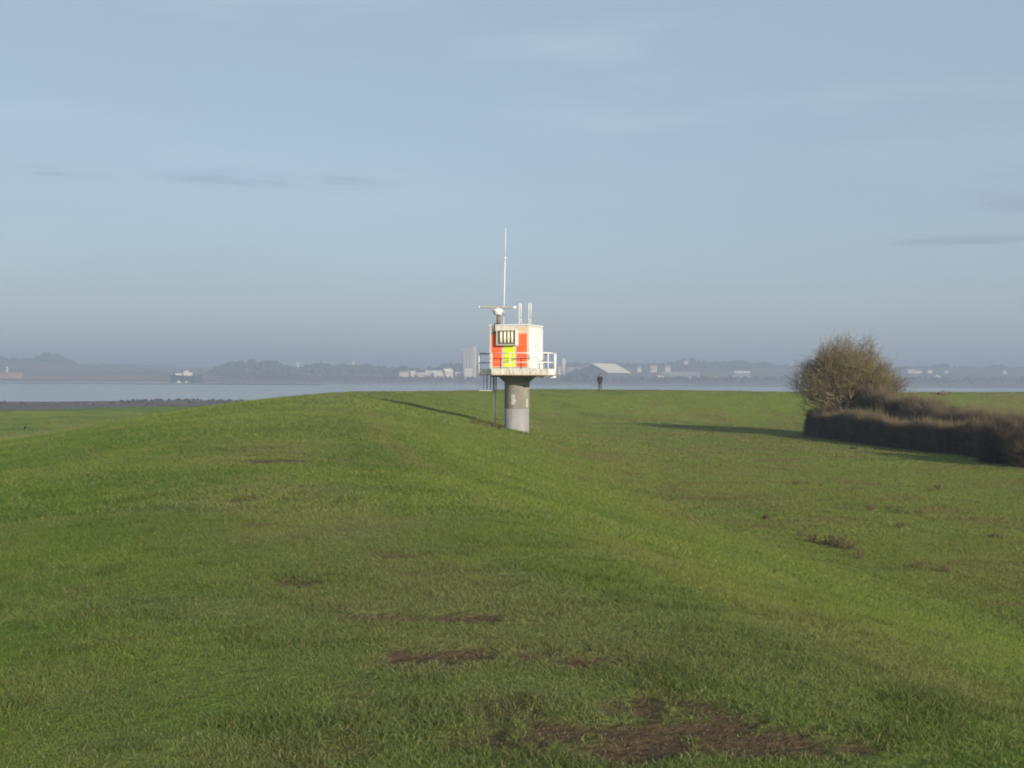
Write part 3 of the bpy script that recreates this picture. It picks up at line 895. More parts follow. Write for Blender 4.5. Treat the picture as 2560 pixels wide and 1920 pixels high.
# radar scanner
zr = zc1 + 0.065
px_ = Lx(727); py_ = -0.55
zg = Lz(788.5)
mast = MB().tube([(px_, py_, zr), (px_, py_, zg)], 0.115, 20).build('scanner_mast', M['rust'], tower)
MB().lathe([(0.19, 0), (0.19, 0.03)], 24, (px_, py_, zr)).build('mast_flange', M['steel'], tower)
gx = (1243.4 - 1292) * PXM
gear = MB()
gear.lathe([(0.20, zg), (0.235, zg + 0.04), (0.235, zg + 0.13), (0.30, zg + 0.17), (0.30, zg + 0.26), (0.18, zg + 0.33)], 28, (gx, py_, 0))
gb = gear.build('scanner_gearbox', M['white'], tower)
MB().tube([(gx + 0.24, py_ - 0.05, zg + 0.10), (gx + 0.33, py_ - 0.05, zg + 0.06), (gx + 0.34, py_ - 0.05, zg - 0.10)], 0.02, 6).build('motor_cable', M['steel'], gb)
zs = Lz(770)
xa, xb = (1194 - 1292) * PXM, (1289 - 1292) * PXM
Ms = Matrix.Rotation(R(4), 3, 'Z')
bar = MB().box(((xa + xb) / 2, py_, zs), (xb - xa - 0.26, 0.17, 0.105), Ms, 0.02).build('scanner_bar', M['scan'], tower)
hl = (xb - xa) / 2
for s, w_ in ((-1, 0.06), (1, 0.17)):
    q = Ms @ Vector((s * (hl - w_ / 2 - (0.0 if s > 0 else 0.04)), 0, 0))
    MB().box(q + Vector(((xa + xb) / 2, py_, zs)), (w_, 0.19, 0.125), Ms, 0.015).build('end_cap', M['white'], bar)
MB().tube([(gx, py_, zg + 0.3), (gx, py_, zs)], 0.07, 12).build('scanner_shaft', M['white'], bar)
# thin dark stay and conduit running down over the front of the cabin
u = U(652)
MB().tube([C(u, -HS - 0.05, Zz(455)), C(u, -HS - 0.05, zr + 0.06), C(u + 0.03, -HS + 0.3, zr + 0.10), (px_ - 0.06, py_, zr + 0.25)], 0.032, 8).build('conduit', M['steel'], tower)
MB().tube([C(u - 0.10, -HS - 0.05, Zz(450)), C(u - 0.10, -HS - 0.05, zr + 0.03)], 0.018, 8).build('conduit', M['railgrey'], tower)
MB().box(C(u, -HS - 0.06, Zz(462)), (0.20, 0.10, 0.07), CM, 0.01).build('junction_box', M['steel'], tower)

# whip aerial
ax0 = (1257.6 - 1292) * PXM; ax1 = (1262 - 1292) * PXM; zj = Lz(648); ztop = Lz(572)
tj = (zj - zr) / (ztop - zr)
xj = ax0 + (ax1 - ax0) * tj
aer = MB().tube([(ax0, -0.2, zr - 0.02), (xj, -0.2, zj)], [0.026, 0.022], 8).build('whip_aerial', M['rail'], tower)
MB().tube([(xj, -0.2, zj - 0.08), (xj + 0.004, -0.2, zj + 0.10)], 0.042, 10).build('aerial_joint', M['white'], aer)
MB().tube([(xj, -0.2, zj + 0.08), (ax1, -0.2, ztop)], [0.020, 0.013], 8).build('aerial_tip', M['rail'], aer)
MB().box((ax0, -0.2, zr + 0.05), (0.12, 0.12, 0.10), None, 0.01).build('aerial_base', M['railgrey'], aer)

# two tall hand loops at the roof edge
for zx0, zx1 in ((1157, 1196), (1357, 1401)):
    x0, x1 = Lx(zx0), Lx(zx1); yb = -0.75 - 0.25 * (zx0 > 1300); ztp = Lz(761)
    lp = MB().tube([(x0, yb, zr - 0.02), (x0, yb, ztp - 0.04), (x0 + 0.02, yb, ztp), (x1 - 0.02, yb, ztp), (x1, yb, ztp - 0.04), (x1, yb, Lz(801))], 0.030, 8).build('roof_hand_loop', M['white'], tower)
    MB().tube([(x0, yb, Lz(801)), (x1, yb, Lz(801))], 0.02, 8).build('cross_bar', M['white'], lp)
    s = 1 if zx0 < 1300 else -1
    MB().tube([(x1, yb, Lz(801)), (x1 + s * 0.05, yb + 0.1, zr - 0.02)], 0.019, 8).build('brace', M['white'], lp)

# hanging ladder bars, landing and post at the left
yl = -0.2
land_z = Lz(975.5)
MB().box(((1221.5 - 1292) * PXM, yl, land_z), ((1247 - 1196) * PXM, 0.75, 0.05), None, 0.008).build('ladder_landing', M['steel'], tower)
MB().box(((1214 - 1292) * PXM, yl - 0.385, land_z - 0.01), ((1230 - 1198) * PXM, 0.02, 0.045)).build('landing_edge', M['patch'], tower)
for zx, rr, yy in ((415, 0.014, 0.1), (485, 0.026, -0.1), (563, 0.026, 0.0), (620, 0.03, -0.15), (640, 0.02, 0.1), (678, 0.033, -0.05)):
    MB().tube([(Lx(zx), yl + yy, land_z), (Lx(zx), yl + yy, zd0 + 0.04)], rr, 8).build('ladder_bar', M['steel'], tower)
gpost = gz(tb.x + Lx(668), TD + yl) - tb.z
MB().tube([(Lx(668), yl, gpost - 0.4), (Lx(668), yl, land_z)], 0.032, 8).build('ladder_post', M['steel'], tower)
MB().tube([(Lx(628), yl + 0.12, gpost - 0.4), (Lx(628), yl + 0.12, land_z)], 0.018, 8).build('drain_pipe', M['railgrey'], tower)
MB().tube([(Lx(640), yl, Lz(1047.5)), (-0.5, yl, Lz(1047.5))], 0.022, 8).build('tie_bar', M['steel'], tower)

# ------------------------------------------------------------------ bare tree and hedges
def cones(name, base, tipv, rad, mat, col=None, parent=None):
    """many thin three-sided twigs: base points, vectors to the tips, radii"""
    n = len(base); L = np.linalg.norm(tipv, axis=1, keepdims=True); t = tipv / np.maximum(L, 1e-6)
    ref = np.where(np.abs(t[:, 2:3]) < 0.9, np.array([[0, 0, 1.0]]), np.array([[1.0, 0, 0]]))
    a = np.cross(t, ref); a /= np.linalg.norm(a, axis=1, keepdims=True); b = np.cross(t, a)
    V = np.empty((n, 4, 3))
    for k in range(3):
        an = 2 * math.pi * k / 3; V[:, k] = base + (a * math.cos(an) + b * math.sin(an)) * rad[:, None]
    V[:, 3] = base + tipv
    i0 = np.arange(n)[:, None] * 4
    T = np.concatenate([i0 + np.array([[0, 1, 3]]), i0 + np.array([[1, 2, 3]]), i0 + np.array([[2, 0, 3]])])
    return big_mesh(name, V.reshape(-1, 3), T, mat, False, parent=parent)


m_bark = material('grey_brown_bark', (0.085, 0.075, 0.050), 0.9, 0.0, 3.0, dark=(0.050, 0.045, 0.030))
m_twig = material('olive_winter_twigs', (0.175, 0.138, 0.058), 0.85, 0.0, 0.9, dark=(0.098, 0.080, 0.040))
m_htwig = material('red_brown_hedge_twigs', (0.104, 0.080, 0.048), 0.9, 0.0, 1.1, dark=(0.052, 0.042, 0.026))
m_core = material('light_blocking_core', (0.024, 0.019, 0.014), 0.95, 0.3, 3.0)  # near-black solid added inside the twigs to block light
m_dry = material('dry_brown_stalks', (0.125, 0.092, 0.048), 0.9, 0.0, 5.0, dark=(0.07, 0.052, 0.028))
m_sedge = material('dry_tan_stalks', (0.26, 0.18, 0.10), 0.9, 0.0, 5.0, dark=(0.15, 0.09, 0.05))


def bare_tree(loc, H, W, label, name='bare_tree', seed=5, stems=13):
    rnd = random.Random(seed)
    root = empty(name, loc); tag(root, label, 'tree')
    seg = [[], []]                       # thick (trunk and limbs), thin (crown)
    def inside(p):                       # crown envelope: a lopsided dome
        e = ((p.x) / (W * 0.5)) ** 2 + (p.y / (W * 0.45)) ** 2 + ((p.z - H * 0.42) / (H * 0.58)) ** 2
        u_ = p - Vector((0, 0, H * 0.35)); u_.normalize()
        k_ = 1 + 0.24 * mnoise.noise(u_ * 2.2 + Vector((8, 3, seed))) + 0.30 * mnoise.noise(u_ * 6.0 + Vector((1, 9, seed)))
        return e / (k_ * k_)
    def grow_(p, d, ln, r, lv):
        n = 3 if lv < 2 else 2
        q = p
        for k in range(n):
            d = (d + Vector((rnd.gauss(0, 1), rnd.gauss(0, 1), rnd.gauss(0, 0.7))) * (0.13 + 0.05 * lv) + Vector((0, 0, 0.05 if lv < 3 else 0.10))).normalized()
            q2 = q + d * ln / n; r2 = r * (0.84 if lv < 3 else 0.75)
            if inside(q2) > 1.0 + rnd.uniform(-0.25, 0.45): return
            seg[0 if lv < 2 else 1].append((q, q2, r, r2)); q = q2; r = r2
            if lv < 5 and k < n - 1 or lv < 2:
                m = rnd.choice((1, 2, 2)) if lv < 4 else 1
                for _ in range(m):
                    ax = Vector((rnd.gauss(0, 1), rnd.gauss(0, 1), rnd.gauss(0, 1))).cross(d).normalized()
                    grow_(q, (d + ax * rnd.uniform(0.45, 0.95)).normalized(), ln * rnd.uniform(0.55, 0.8), r * 0.62, lv + 1)
        if lv < 5:
            for _ in range(2 if lv < 4 else 3):
                ax = Vector((rnd.gauss(0, 1), rnd.gauss(0, 1), rnd.gauss(0, 1))).cross(d).normalized()
                grow_(q, (d + ax * rnd.uniform(0.2, 0.7)).normalized(), ln * rnd.uniform(0.6, 0.85), r * 0.75, lv + 1)
    for k in range(stems):
        a = 2 * math.pi * k / stems + rnd.uniform(-0.2, 0.2); til = rnd.uniform(0.15, 1.25) if k % 3 else rnd.uniform(0.0, 0.3)
        d = Vector((math.cos(a) * til, math.sin(a) * til, 1.0)).normalized()
        grow_(Vector((math.cos(a) * 0.25, math.sin(a) * 0.25, -0.2)), d, H * 0.40, 0.11 * rnd.uniform(0.6, 1.5), 0)
    def mesh(segs, nm, mat, rmin):
        A = np.array([s_[0][:] for s_ in segs]); B = np.array([s_[1][:] for s_ in segs]); ra = np.maximum(np.array([s_[2] for s_ in segs]), rmin); rb = np.maximum(np.array([s_[3] for s_ in segs]), rmin * 0.75)
        t = B - A; t /= np.maximum(np.linalg.norm(t, axis=1, keepdims=True), 1e-6)
        ref = np.where(np.abs(t[:, 2:3]) < 0.9, np.array([[0, 0, 1.0]]), np.array([[1.0, 0, 0]]))
        a = np.cross(t, ref); a /= np.linalg.norm(a, axis=1, keepdims=True); b = np.cross(t, a)
        n = len(A); V = np.empty((n, 6, 3))
        for k in range(3):
            an = 2 * math.pi * k / 3; o_ = a * math.cos(an) + b * math.sin(an)
            V[:, k] = A + o_ * ra[:, None]; V[:, 3 + k] = B + o_ * rb[:, None]
        i0 = np.arange(n)[:, None] * 6
        Q = np.concatenate([i0 + np.array([[k, (k + 1) % 3, 3 + (k + 1) % 3, 3 + k]]) for k in range(3)])
        return big_mesh(nm, V.reshape(-1, 3), Q, mat, False, parent=root)
    mesh(seg[0], 'trunk', m_bark, 0.02)
    mesh(seg[1], 'crown', m_twig, 0.006)
    print('tree segments', len(seg[0]), len(seg[1]))
    return root


tx, ty = 23.35, 76.5
bare_tree((tx, ty, gz(tx, ty)), 7.15, 7.5, 'large rounded bare tree rising from the end of the hedge')


def hedge_body(line, hts, width, name, label, cat, twigs, tl, seed, parent_kind=True, top_noise=0.22):
    """hedge along a centre line: ragged solid inside with twigs all round"""
    rnd = np.random.default_rng(seed)
    line = np.array(line, float); seglen = np.r_[0, np.cumsum(np.linalg.norm(np.diff(line, axis=0), axis=1))]
    n = max(6, int(seglen[-1] / 0.22)); t = np.linspace(0, seglen[-1], n)
    cx = np.interp(t, seglen, line[:, 0]); cy_ = np.interp(t, seglen, line[:, 1]); hh = np.interp(t, seglen, hts)
    dx = np.gradient(cx); dy = np.gradient(cy_); L = np.hypot(dx, dy); nx_, ny_ = -dy / L, dx / L
    x0, y0 = cx[0], cy_[0]; z0 = gz(x0, y0)
    root = empty(name, (x0, y0, z0)); tag(root, label, cat)
    gzl = height(cx, cy_)[0]
    K = 22; V = np.empty((n, K, 3)); N = np.empty((n, K, 3))
    for k in range(K):
        a = math.pi * (k / (K - 1)) * 1.16 - math.pi * 0.08          # from right foot over the top to the left foot
        u = math.copysign(abs(math.cos(a)) ** 0.55, math.cos(a)); v = max(-0.12, math.copysign(abs(math.sin(a)) ** 0.5, math.sin(a)))
        nz_ = fbm(t / 1.1, np.full(n, k * 0.55 + seed), 300 + seed, 4, 0.65) - 0.5
        endt = np.clip(np.minimum(t, seglen[-1] - t) / 0.7, 0, 1) ** 0.5
        w = width * 0.5 * (1 + 0.8 * nz_) * (0.35 + 0.65 * endt)
        hgt = hh * (1 + top_noise * (fbm(t / 1.4, np.full(n, 3.3 + k * 0.2), 330 + seed, 4) - 0.5) * 2) * (0.75 + 0.25 * endt)
        V[:, k, 0] = cx + nx_ * u * w - x0; V[:, k, 1] = cy_ + ny_ * u * w - y0; V[:, k, 2] = gzl + hgt * v - z0
        N[:, k, 0] = nx_ * u; N[:, k, 1] = ny_ * u; N[:, k, 2] = max(v, 0)
    idx_ = np.arange(n * K).reshape(n, K)
    q = np.stack([idx_[:-1, :-1], idx_[1:, :-1], idx_[1:, 1:], idx_[:-1, 1:]], axis=-1).reshape(-1, 4)
    core = V.copy(); cc = V.mean(axis=1, keepdims=True); core = cc + (V - cc) * np.array([0.86, 0.86, 0.88])
    big_mesh('hedge_body', core.reshape(-1, 3), q, m_core, False, parent=root)  # dark core added to stop light passing through the hedge
    r = rnd.integers(0, n - 1, twigs); kk = rnd.integers(1, K - 1, twigs); f = rnd.random((twigs, 1))
    base = core[r, kk] * (1 - f) + core[r + 1, kk] * f; nn = N[r, kk]
    d = nn * 0.9 + rnd.normal(0, 0.55, (twigs, 3)) + np.array([0, 0, 0.75]); d /= np.linalg.norm(d, axis=1, keepdims=True)
    ln = rnd.uniform(0.35, 1.0, twigs) * tl
    cones('twigs', base - d * 0.08, d * ln[:, None], rnd.uniform(0.004, 0.010, twigs), m_htwig, parent=root)
    k2 = twigs // 2; r = rnd.integers(0, n - 1, k2); kk = rnd.integers(0, K, k2); f = rnd.random((k2, 1))
    base = core[r, kk] * (1 - f) + core[r + 1, kk] * f; d = N[r, kk] * 0.35 + rnd.normal(0, 0.28, (k2, 3)) + np.array([0, 0, 1.0]); d /= np.linalg.norm(d, axis=1, keepdims=True)
    cones('stems', base - d * 0.15, d * (rnd.uniform(0.5, 1.3, k2) * tl)[:, None], rnd.uniform(0.006, 0.013, k2), m_htwig, parent=root)
    # stray long shoots in loose clumps give the top a ragged line
    k3 = int(seglen[-1] * 130); r = rnd.integers(0, n - 1, k3); cl = fbm(t[r] / 0.8, np.full(k3, seed * 3.1), 360 + seed, 3, 0.6)
    keep = rnd.random(k3) < sstep(0.38, 0.62, cl); r = r[keep]; cl = cl[keep]; k3 = len(r)
    kk = rnd.integers(K // 4, 3 * K // 4, k3); base = core[r, kk]
    d = N[r, kk] * 0.3 + rnd.normal(0, 0.33, (k3, 3)) + np.array([0, 0, 1.0]); d /= np.linalg.norm(d, axis=1, keepdims=True)
    cones('shoots', base - d * 0.2, d * ((0.35 + 1.5 * np.clip(cl - 0.38, 0, 1)) * rnd.uniform(0.6, 1.5, k3) * tl * 1.5)[:, None], rnd.uniform(0.007, 0.015, k3), m_twig, parent=root)
    return root


H1 = [(21.4, 78.0), (21.9, 72), (22.9, 65), (24.3, 58.5), (25.9, 52), (27.8, 45)]
hedge_body(H1, [1.35, 1.5, 1.3, 1.45, 1.35, 1.5], 1.6, 'clipped_hedge', 'long low clipped hedge with its near face in deep shade', 'hedge', 52000, 0.70, 1, top_noise=0.42)
H2 = [(23.6, 78.5), (24.6, 73), (26.0, 66), (27.5, 59), (29.2, 52), (31.0, 45)]
hedge_body(H2, [3.1, 2.7, 2.0, 1.75, 1.8, 2.1], 2.0, 'field_hedge', 'taller brown hedge running behind the clipped one', 'hedge', 52000, 0.95, 2, top_noise=0.45)


def bush(px, py, Y, w, h, name, label, seed, twigs=5000, mat=None, cat='bush', tl=0.5, z=None, group=None):
    rnd = np.random.default_rng(seed)
    p = P(px, py, Y); zz = gz(p.x, Y)
    root = empty(name, (p.x, Y, zz)); tag(root, label, cat, group)
    bm = bmesh.new(); bmesh.ops.create_icosphere(bm, subdivisions=3, radius=1.0)
    for v in bm.verts:
        k = 1 + 0.45 * mnoise.noise(v.co * 1.6 + Vector((seed, 0, 0))) + 0.2 * mnoise.noise(v.co * 4 + Vector((0, seed, 0)))
        v.co = Vector((v.co.x * w * 0.29 * k, v.co.y * w * 0.29 * k, (v.co.z * 0.36 + 0.32) * h * k))
    core = np.array([v.co[:] for v in bm.verts]); fs = np.array([[v.index for v in f.verts] for f in bm.faces]); bm.free()
    big_mesh('dark_core', core, fs, m_core, True, parent=root)  # dark solid added so the bush blocks light
    i = rnd.integers(0, len(core), twigs); b0 = core[i] * rnd.uniform(0.5, 1.0, (twigs, 1))
    d = core[i] - np.array([0, 0, h * 0.15]); d = d / np.linalg.norm(d, axis=1, keepdims=True) + rnd.normal(0, 0.35, (twigs, 3)) + np.array([0, 0, 0.7]); d /= np.linalg.norm(d, axis=1, keepdims=True)
    cones('twigs', b0, d * (rnd.uniform(0.4, 1.0, twigs) * tl)[:, None], rnd.uniform(0.004, 0.009, twigs), mat or m_htwig, parent=root)
    return root


bush(2200, 1000, 74.5, 3.4, 3.9, 'thorn_bush', 'dark brown thorn thicket at the right foot of the bare tree', 3, 22000, tl=0.95)
bush(2500, 1000, 53.0, 2.6, 2.75, 'thorn_bush', 'tall brown bush rising above the hedge near the right edge', 6, 24000, tl=0.95)
bush(2590, 1000, 50.0, 3.0, 2.6, 'thorn_bush', 'brown bush cut by the right edge of the picture', 8, 22000, tl=0.95)
_g = G(2392, 1127)
bush(2392, 1127, _g.y, 1.35, 0.85, 'dry_bramble', 'small tan clump of dead stalks in front of the hedge', 9, 2600, m_sedge, 'bramble', 0.5)
bush(2030, 1000, 79.5, 1.5, 1.9, 'low_thorn', 'low dark scrub at the left foot of the bare tree', 12, 3000, tl=0.5)

# ------------------------------------------------------------------ dead dock stalks
def dock_mesh(seed, h):
    rnd = random.Random(seed); m = MB()
    for k in range(rnd.randint(9, 14)):
        a = rnd.uniform(0, 6.28); ln = h * rnd.uniform(0.5, 1.0); til = rnd.uniform(0.05, 0.6)
        b0 = Vector((rnd.uniform(-0.08, 0.08), rnd.uniform(-0.08, 0.08), -0.03)); tp = b0 + Vector((math.cos(a) * til * ln, math.sin(a) * til * ln, ln))
        m.tube([b0, b0.lerp(tp, 0.5) + Vector((0, 0, 0.02)), tp], [0.005, 0.004, 0.0025], 4, False)
        for j in range(6):
            c = b0.lerp(tp, 0.45 + 0.1 * j); s_ = 0.013 * rnd.uniform(0.6, 1.3)
            m.box(c + Vector((rnd.gauss(0, 0.012), rnd.gauss(0, 0.012), 0)), (s_, s_, s_ * 1.6), Matrix.Rotation(rnd.uniform(0, 3), 3, 'X') @ Matrix.Rotation(rnd.uniform(0, 3), 3, 'Z'))
    return m


DOCK = []
for k in range(4):
    o = dock_mesh(40 + k, 0.34).build('dead_dock', m_dry); DOCK.append(o)
spots = [(1987, 1214, .9, 'f'), (2018, 1212, .8, 'f'), (2052, 1216, .6, 'f'), (2119, 1275, 1.0, 'f'), (2173, 1279, 1.2, 'f'), (2221, 1275, .8, 'f'), (2246, 1284, 1.0, 'f'), (2297, 1288, .8, 'f'),
         (2347, 1226, 1.2, 'f'), (2325, 1228, .7, 'f'), (2252, 1320, .8, 'f'), (2502, 1348, .9, 'f'), (2480, 1346, .7, 'f'), (2295, 1424, .9, 'f'), (2366, 1432, .8, 'f'), (1800, 1168, .8, 'f'), (1772, 1163, .6, 'f'),
         (2002, 1342, .8, 's'), (2031, 1356, 1.0, 's'), (2066, 1362, .9, 's'), (2085, 1366, 1.4, 's'), (2104, 1368, 1.2, 's'), (2126, 1376, 1.0, 's'), (2153, 1396, 1.1, 's'),
         (1182, 1058, 1.3, 't'), (1196, 1062, 1.1, 't'), (1232, 1070, 1.4, 't'), (1245, 1073, 1.8, 't'), (1252, 1075, 1.2, 't'), (1214, 1066, .9, 't')]
LAB = {'f': ('dead brown dock stalks dotted over the field below the hedge', 'dock stalks in the field'), 's': ('dead russet dock stalks where the bank slope meets the field', 'dock stalks at the foot of the slope'),
       't': ('dead brown stalks in the shadow line beside the tower foot', 'stalks beside the tower')}
used = set()
ORD = ['leftmost', 'second', 'third', 'fourth', 'fifth', 'sixth', 'seventh', 'eighth', 'ninth', 'tenth', 'eleventh', 'twelfth', 'thirteenth', 'fourteenth', 'fifteenth', 'sixteenth', 'rightmost']
WHERE = {'f': 'dead brown dock stalks in the open field, %s counted from the left', 's': 'dead russet dock stalks where bank slope meets field, %s from the left', 't': 'dead brown stalks in the shadow line by the tower foot, %s from the left'}
rank = {}
for kd in 'fst':
    c_ = sorted([q for q in spots if q[3] == kd])
    for r_, q in enumerate(c_): rank[q] = 'last' if r_ == len(c_) - 1 else 'first' if r_ == 0 else ORD[r_]
for i, (px, py, sc, kd) in enumerate(spots):
    p = G(px, py); v = i % 4
    if v in used:
        o = DOCK[v].copy(); COL.objects.link(o)
    else:
        o = DOCK[v]; used.add(v)
    o.location = (p.x, p.y, p.z); o.scale = (sc * 1.15, sc * 1.15, sc * 0.8); o.rotation_euler = (0, 0, i * 1.9)
    tag(o, WHERE[kd] % rank[spots[i]], 'weed', LAB[kd][1])

# ------------------------------------------------------------------ walker on the far crest
m_skin = material('skin', (0.30, 0.17, 0.13), 0.6, 0.05, 20)
m_jacket = material('navy_jacket', (0.028, 0.028, 0.042), 0.8, 0.2, 8, bump=0.2)
m_jeans = material('grey_blue_trousers', (0.080, 0.100, 0.125), 0.85, 0.2, 8, bump=0.2)
m_hair = material('dark_hair', (0.035, 0.025, 0.02), 0.7, 0.1, 30)
m_boot = material('dark_boots', (0.025, 0.023, 0.02), 0.6, 0.1, 20)


def skin(name, verts, edges, radii, root_i, mat, parent, sub=2):
    me = bpy.data.meshes.new(name); me.from_pydata(verts, edges, []); me.update(); me.materials.append(mat)
    o = bpy.data.objects.new(name, me); COL.objects.link(o); o.parent = parent
    md = o.modifiers.new('skin', 'SKIN'); md.use_smooth_shade = True
    sv = me.skin_vertices[0].data
    for i, r in enumerate(radii): sv[i].radius = (r, r) if not isinstance(r, tuple) else r; sv[i].use_root = (i == root_i)
    m2 = o.modifiers.new('sub', 'SUBSURF'); m2.levels = sub; m2.render_levels = sub
    return o


pp = G(1500, 977.5)
walker = empty('person', (pp.x, pp.y, gz(pp.x, pp.y)), R(-25))
tag(walker, 'person in dark jacket and grey blue trousers walking along the bank crest', 'person')
J = dict(pel=(0, 0, 0.96), waist=(0, 0, 1.12), chest=(0, 0.0, 1.36), neck=(0, 0.01, 1.50), head=(0, -0.01, 1.60), crown=(0, -0.005, 1.71), nose=(0, -0.115, 1.605),
         shL=(0.185, 0, 1.43), elL=(0.25, 0.03, 1.16), wrL=(0.22, -0.12, 0.97), haL=(0.21, -0.16, 0.90), shR=(-0.185, 0, 1.43), elR=(-0.26, 0.06, 1.16), wrR=(-0.23, -0.06, 0.95), haR=(-0.225, -0.10, 0.88),
         hiL=(0.095, 0, 0.92), knL=(0.15, -0.13, 0.51), anL=(0.27, -0.16, 0.09), toL=(0.31, -0.32, 0.05), hiR=(-0.095, 0, 0.92), knR=(-0.12, 0.02, 0.50), anR=(-0.17, 0.20, 0.12), toR=(-0.20, 0.08, 0.035))
nm = list(J); ix = {k: i for i, k in enumerate(nm)}
E = [('pel', 'waist'), ('waist', 'chest'), ('chest', 'neck'), ('neck', 'head'), ('head', 'crown'), ('head', 'nose'), ('chest', 'shL'), ('shL', 'elL'), ('elL', 'wrL'), ('wrL', 'haL'), ('chest', 'shR'), ('shR', 'elR'), ('elR', 'wrR'), ('wrR', 'haR'),
     ('pel', 'hiL'), ('hiL', 'knL'), ('knL', 'anL'), ('anL', 'toL'), ('pel', 'hiR'), ('hiR', 'knR'), ('knR', 'anR'), ('anR', 'toR')]
RAD = dict(pel=0.13, waist=0.12, chest=0.135, neck=0.06, head=0.095, crown=0.075, nose=0.022, shL=0.062, elL=0.045, wrL=0.03, haL=0.032, shR=0.062, elR=0.045, wrR=0.03, haR=0.032, hiL=0.085, knL=0.058, anL=0.042, toL=0.035, hiR=0.085, knR=0.058, anR=0.042, toR=0.035)
skin('body', [J[k] for k in nm], [(ix[a], ix[b]) for a, b in E], [RAD[k] for k in nm], 0, m_skin, walker)


def sub_skin(name, keys, edges, rad, mat, extra=None):
    pts = dict(J); pts.update(extra or {})
    id_ = {k: i for i, k in enumerate(keys)}
    return skin(name, [pts[k] for k in keys], [(id_[a], id_[b]) for a, b in edges], [rad[k] for k in keys], 0, mat, walker)


sub_skin('jacket', ['pel', 'waist', 'chest', 'neckb', 'shL', 'elL', 'wrL', 'shR', 'elR', 'wrR', 'hem'], [('pel', 'waist'), ('waist', 'chest'), ('chest', 'neckb'), ('chest', 'shL'), ('shL', 'elL'), ('elL', 'wrL'), ('chest', 'shR'), ('shR', 'elR'), ('elR', 'wrR'), ('pel', 'hem')],
         dict(pel=(0.215, 0.175), waist=(0.225, 0.18), chest=(0.22, 0.175), neckb=0.09, shL=0.11, elL=0.095, wrL=0.06, shR=0.11, elR=0.095, wrR=0.06, hem=(0.20, 0.165)), m_jacket, dict(neckb=(0, 0.01, 1.49), hem=(0, 0, 0.86)))
sub_skin('trousers', ['pel', 'hiL', 'knL', 'anL', 'hiR', 'knR', 'anR'], [('pel', 'hiL'), ('hiL', 'knL'), ('knL', 'anL'), ('pel', 'hiR'), ('hiR', 'knR'), ('knR', 'anR')],
         dict(pel=0.15, hiL=0.108, knL=0.08, anL=0.062, hiR=0.108, knR=0.08, anR=0.062), m_jeans)
for s_ in ('L', 'R'):
    sub_skin('boot', ['an' + s_, 'to' + s_], [('an' + s_, 'to' + s_)], {'an' + s_: 0.058, 'to' + s_: 0.048}, m_boot)
sub_skin('hair', ['h1', 'h2', 'h3'], [('h1', 'h2'), ('h2', 'h3')], dict(h1=0.10, h2=0.112, h3=0.085), m_hair, dict(h1=(0, 0.035, 1.62), h2=(0, 0.015, 1.70), h3=(0, -0.015, 1.765)))

# ------------------------------------------------------------------ small things on the grass and the mud
m_crow = material('black_feathers', (0.012, 0.012, 0.014), 0.5, 0.2, 20)
p = G(63, 1076)
crow = empty('crow', (p.x, p.y, p.z), R(40)); tag(crow, 'small black bird standing on the foreshore grass at the left', 'bird')
m = MB(); m.tube([(0.0, 0.17, 0.13), (0, 0.12, 0.15), (0, 0.02, 0.20), (0, -0.08, 0.26), (0, -0.12, 0.30)], [0.02, 0.055, 0.085, 0.07, 0.04], 12); m.build('body', m_crow, crow)
MB().tube([(0, -0.10, 0.29), (0, -0.13, 0.34), (0, -0.17, 0.345), (0, -0.235, 0.33)], [0.035, 0.048, 0.035, 0.005], 10).build('head', m_crow, crow)
MB().tube([(0, 0.13, 0.14), (0, 0.27, 0.08)], [0.04, 0.03], 6).build('tail', m_crow, crow)
for s_ in (-1, 1): MB().tube([(0.03 * s_, 0.0, 0.14), (0.032 * s_, 0.0, -0.01)], 0.009, 6).build('leg', m_crow, crow)

m_earth = material('dark_earth', (0.045, 0.034, 0.026), 0.95, 0.4, 12, bump=0.4)


def lump(px, py, w, h, name, label, cat, mat, seed):
    p = G(px, py); bm = bmesh.new(); bmesh.ops.create_icosphere(bm, subdivisions=3, radius=1.0)
    for v in bm.verts:
        k = 1 + 0.35 * mnoise.noise(v.co * 2.2 + Vector((seed, 2, 1))) + 0.2 * mnoise.noise(v.co * 5 + Vector((seed, 5, 1)))
        v.co = Vector((v.co.x * w * 0.5 * k, v.co.y * w * 0.5 * k, v.co.z * h * 0.6 * k + h * 0.3))
    me = bpy.data.meshes.new(name); bm.to_mesh(me); bm.free(); me.materials.append(mat); me.polygons.foreach_set('use_smooth', [True] * len(me.polygons))
    o = bpy.data.objects.new(name, me); o.location = p; COL.objects.link(o); return tag(o, label, cat)


lump(1915, 1298, 0.17, 0.13, 'earth_clod', 'dark clod of earth at the foot of the bank slope', 'clod', m_earth, 1)
lump(2135, 1122, 0.55, 0.10, 'earth_mound', 'flat dark patch of earth in the field before the hedge', 'mound', m_earth, 2)
m_log = material('pale_rotten_wood', (0.16, 0.095, 0.055), 0.9, 0.0, 6, dark=(0.07, 0.045, 0.03))
p = G(2355, 987)
lg = MB(); lg.tube([(-0.45, 0.05, 0.10), (-0.1, 0, 0.17), (0.2, 0, 0.22), (0.48, -0.05, 0.26)], [0.12, 0.17, 0.16, 0.10], 10); lg.tube([(0.05, 0, 0.2), (0.12, -0.1, 0.5)], [0.07, 0.03], 6)
o = lg.build('log', m_log); o.location = p; tag(o, 'brown weathered log lying on the far bank behind the hedge', 'log')

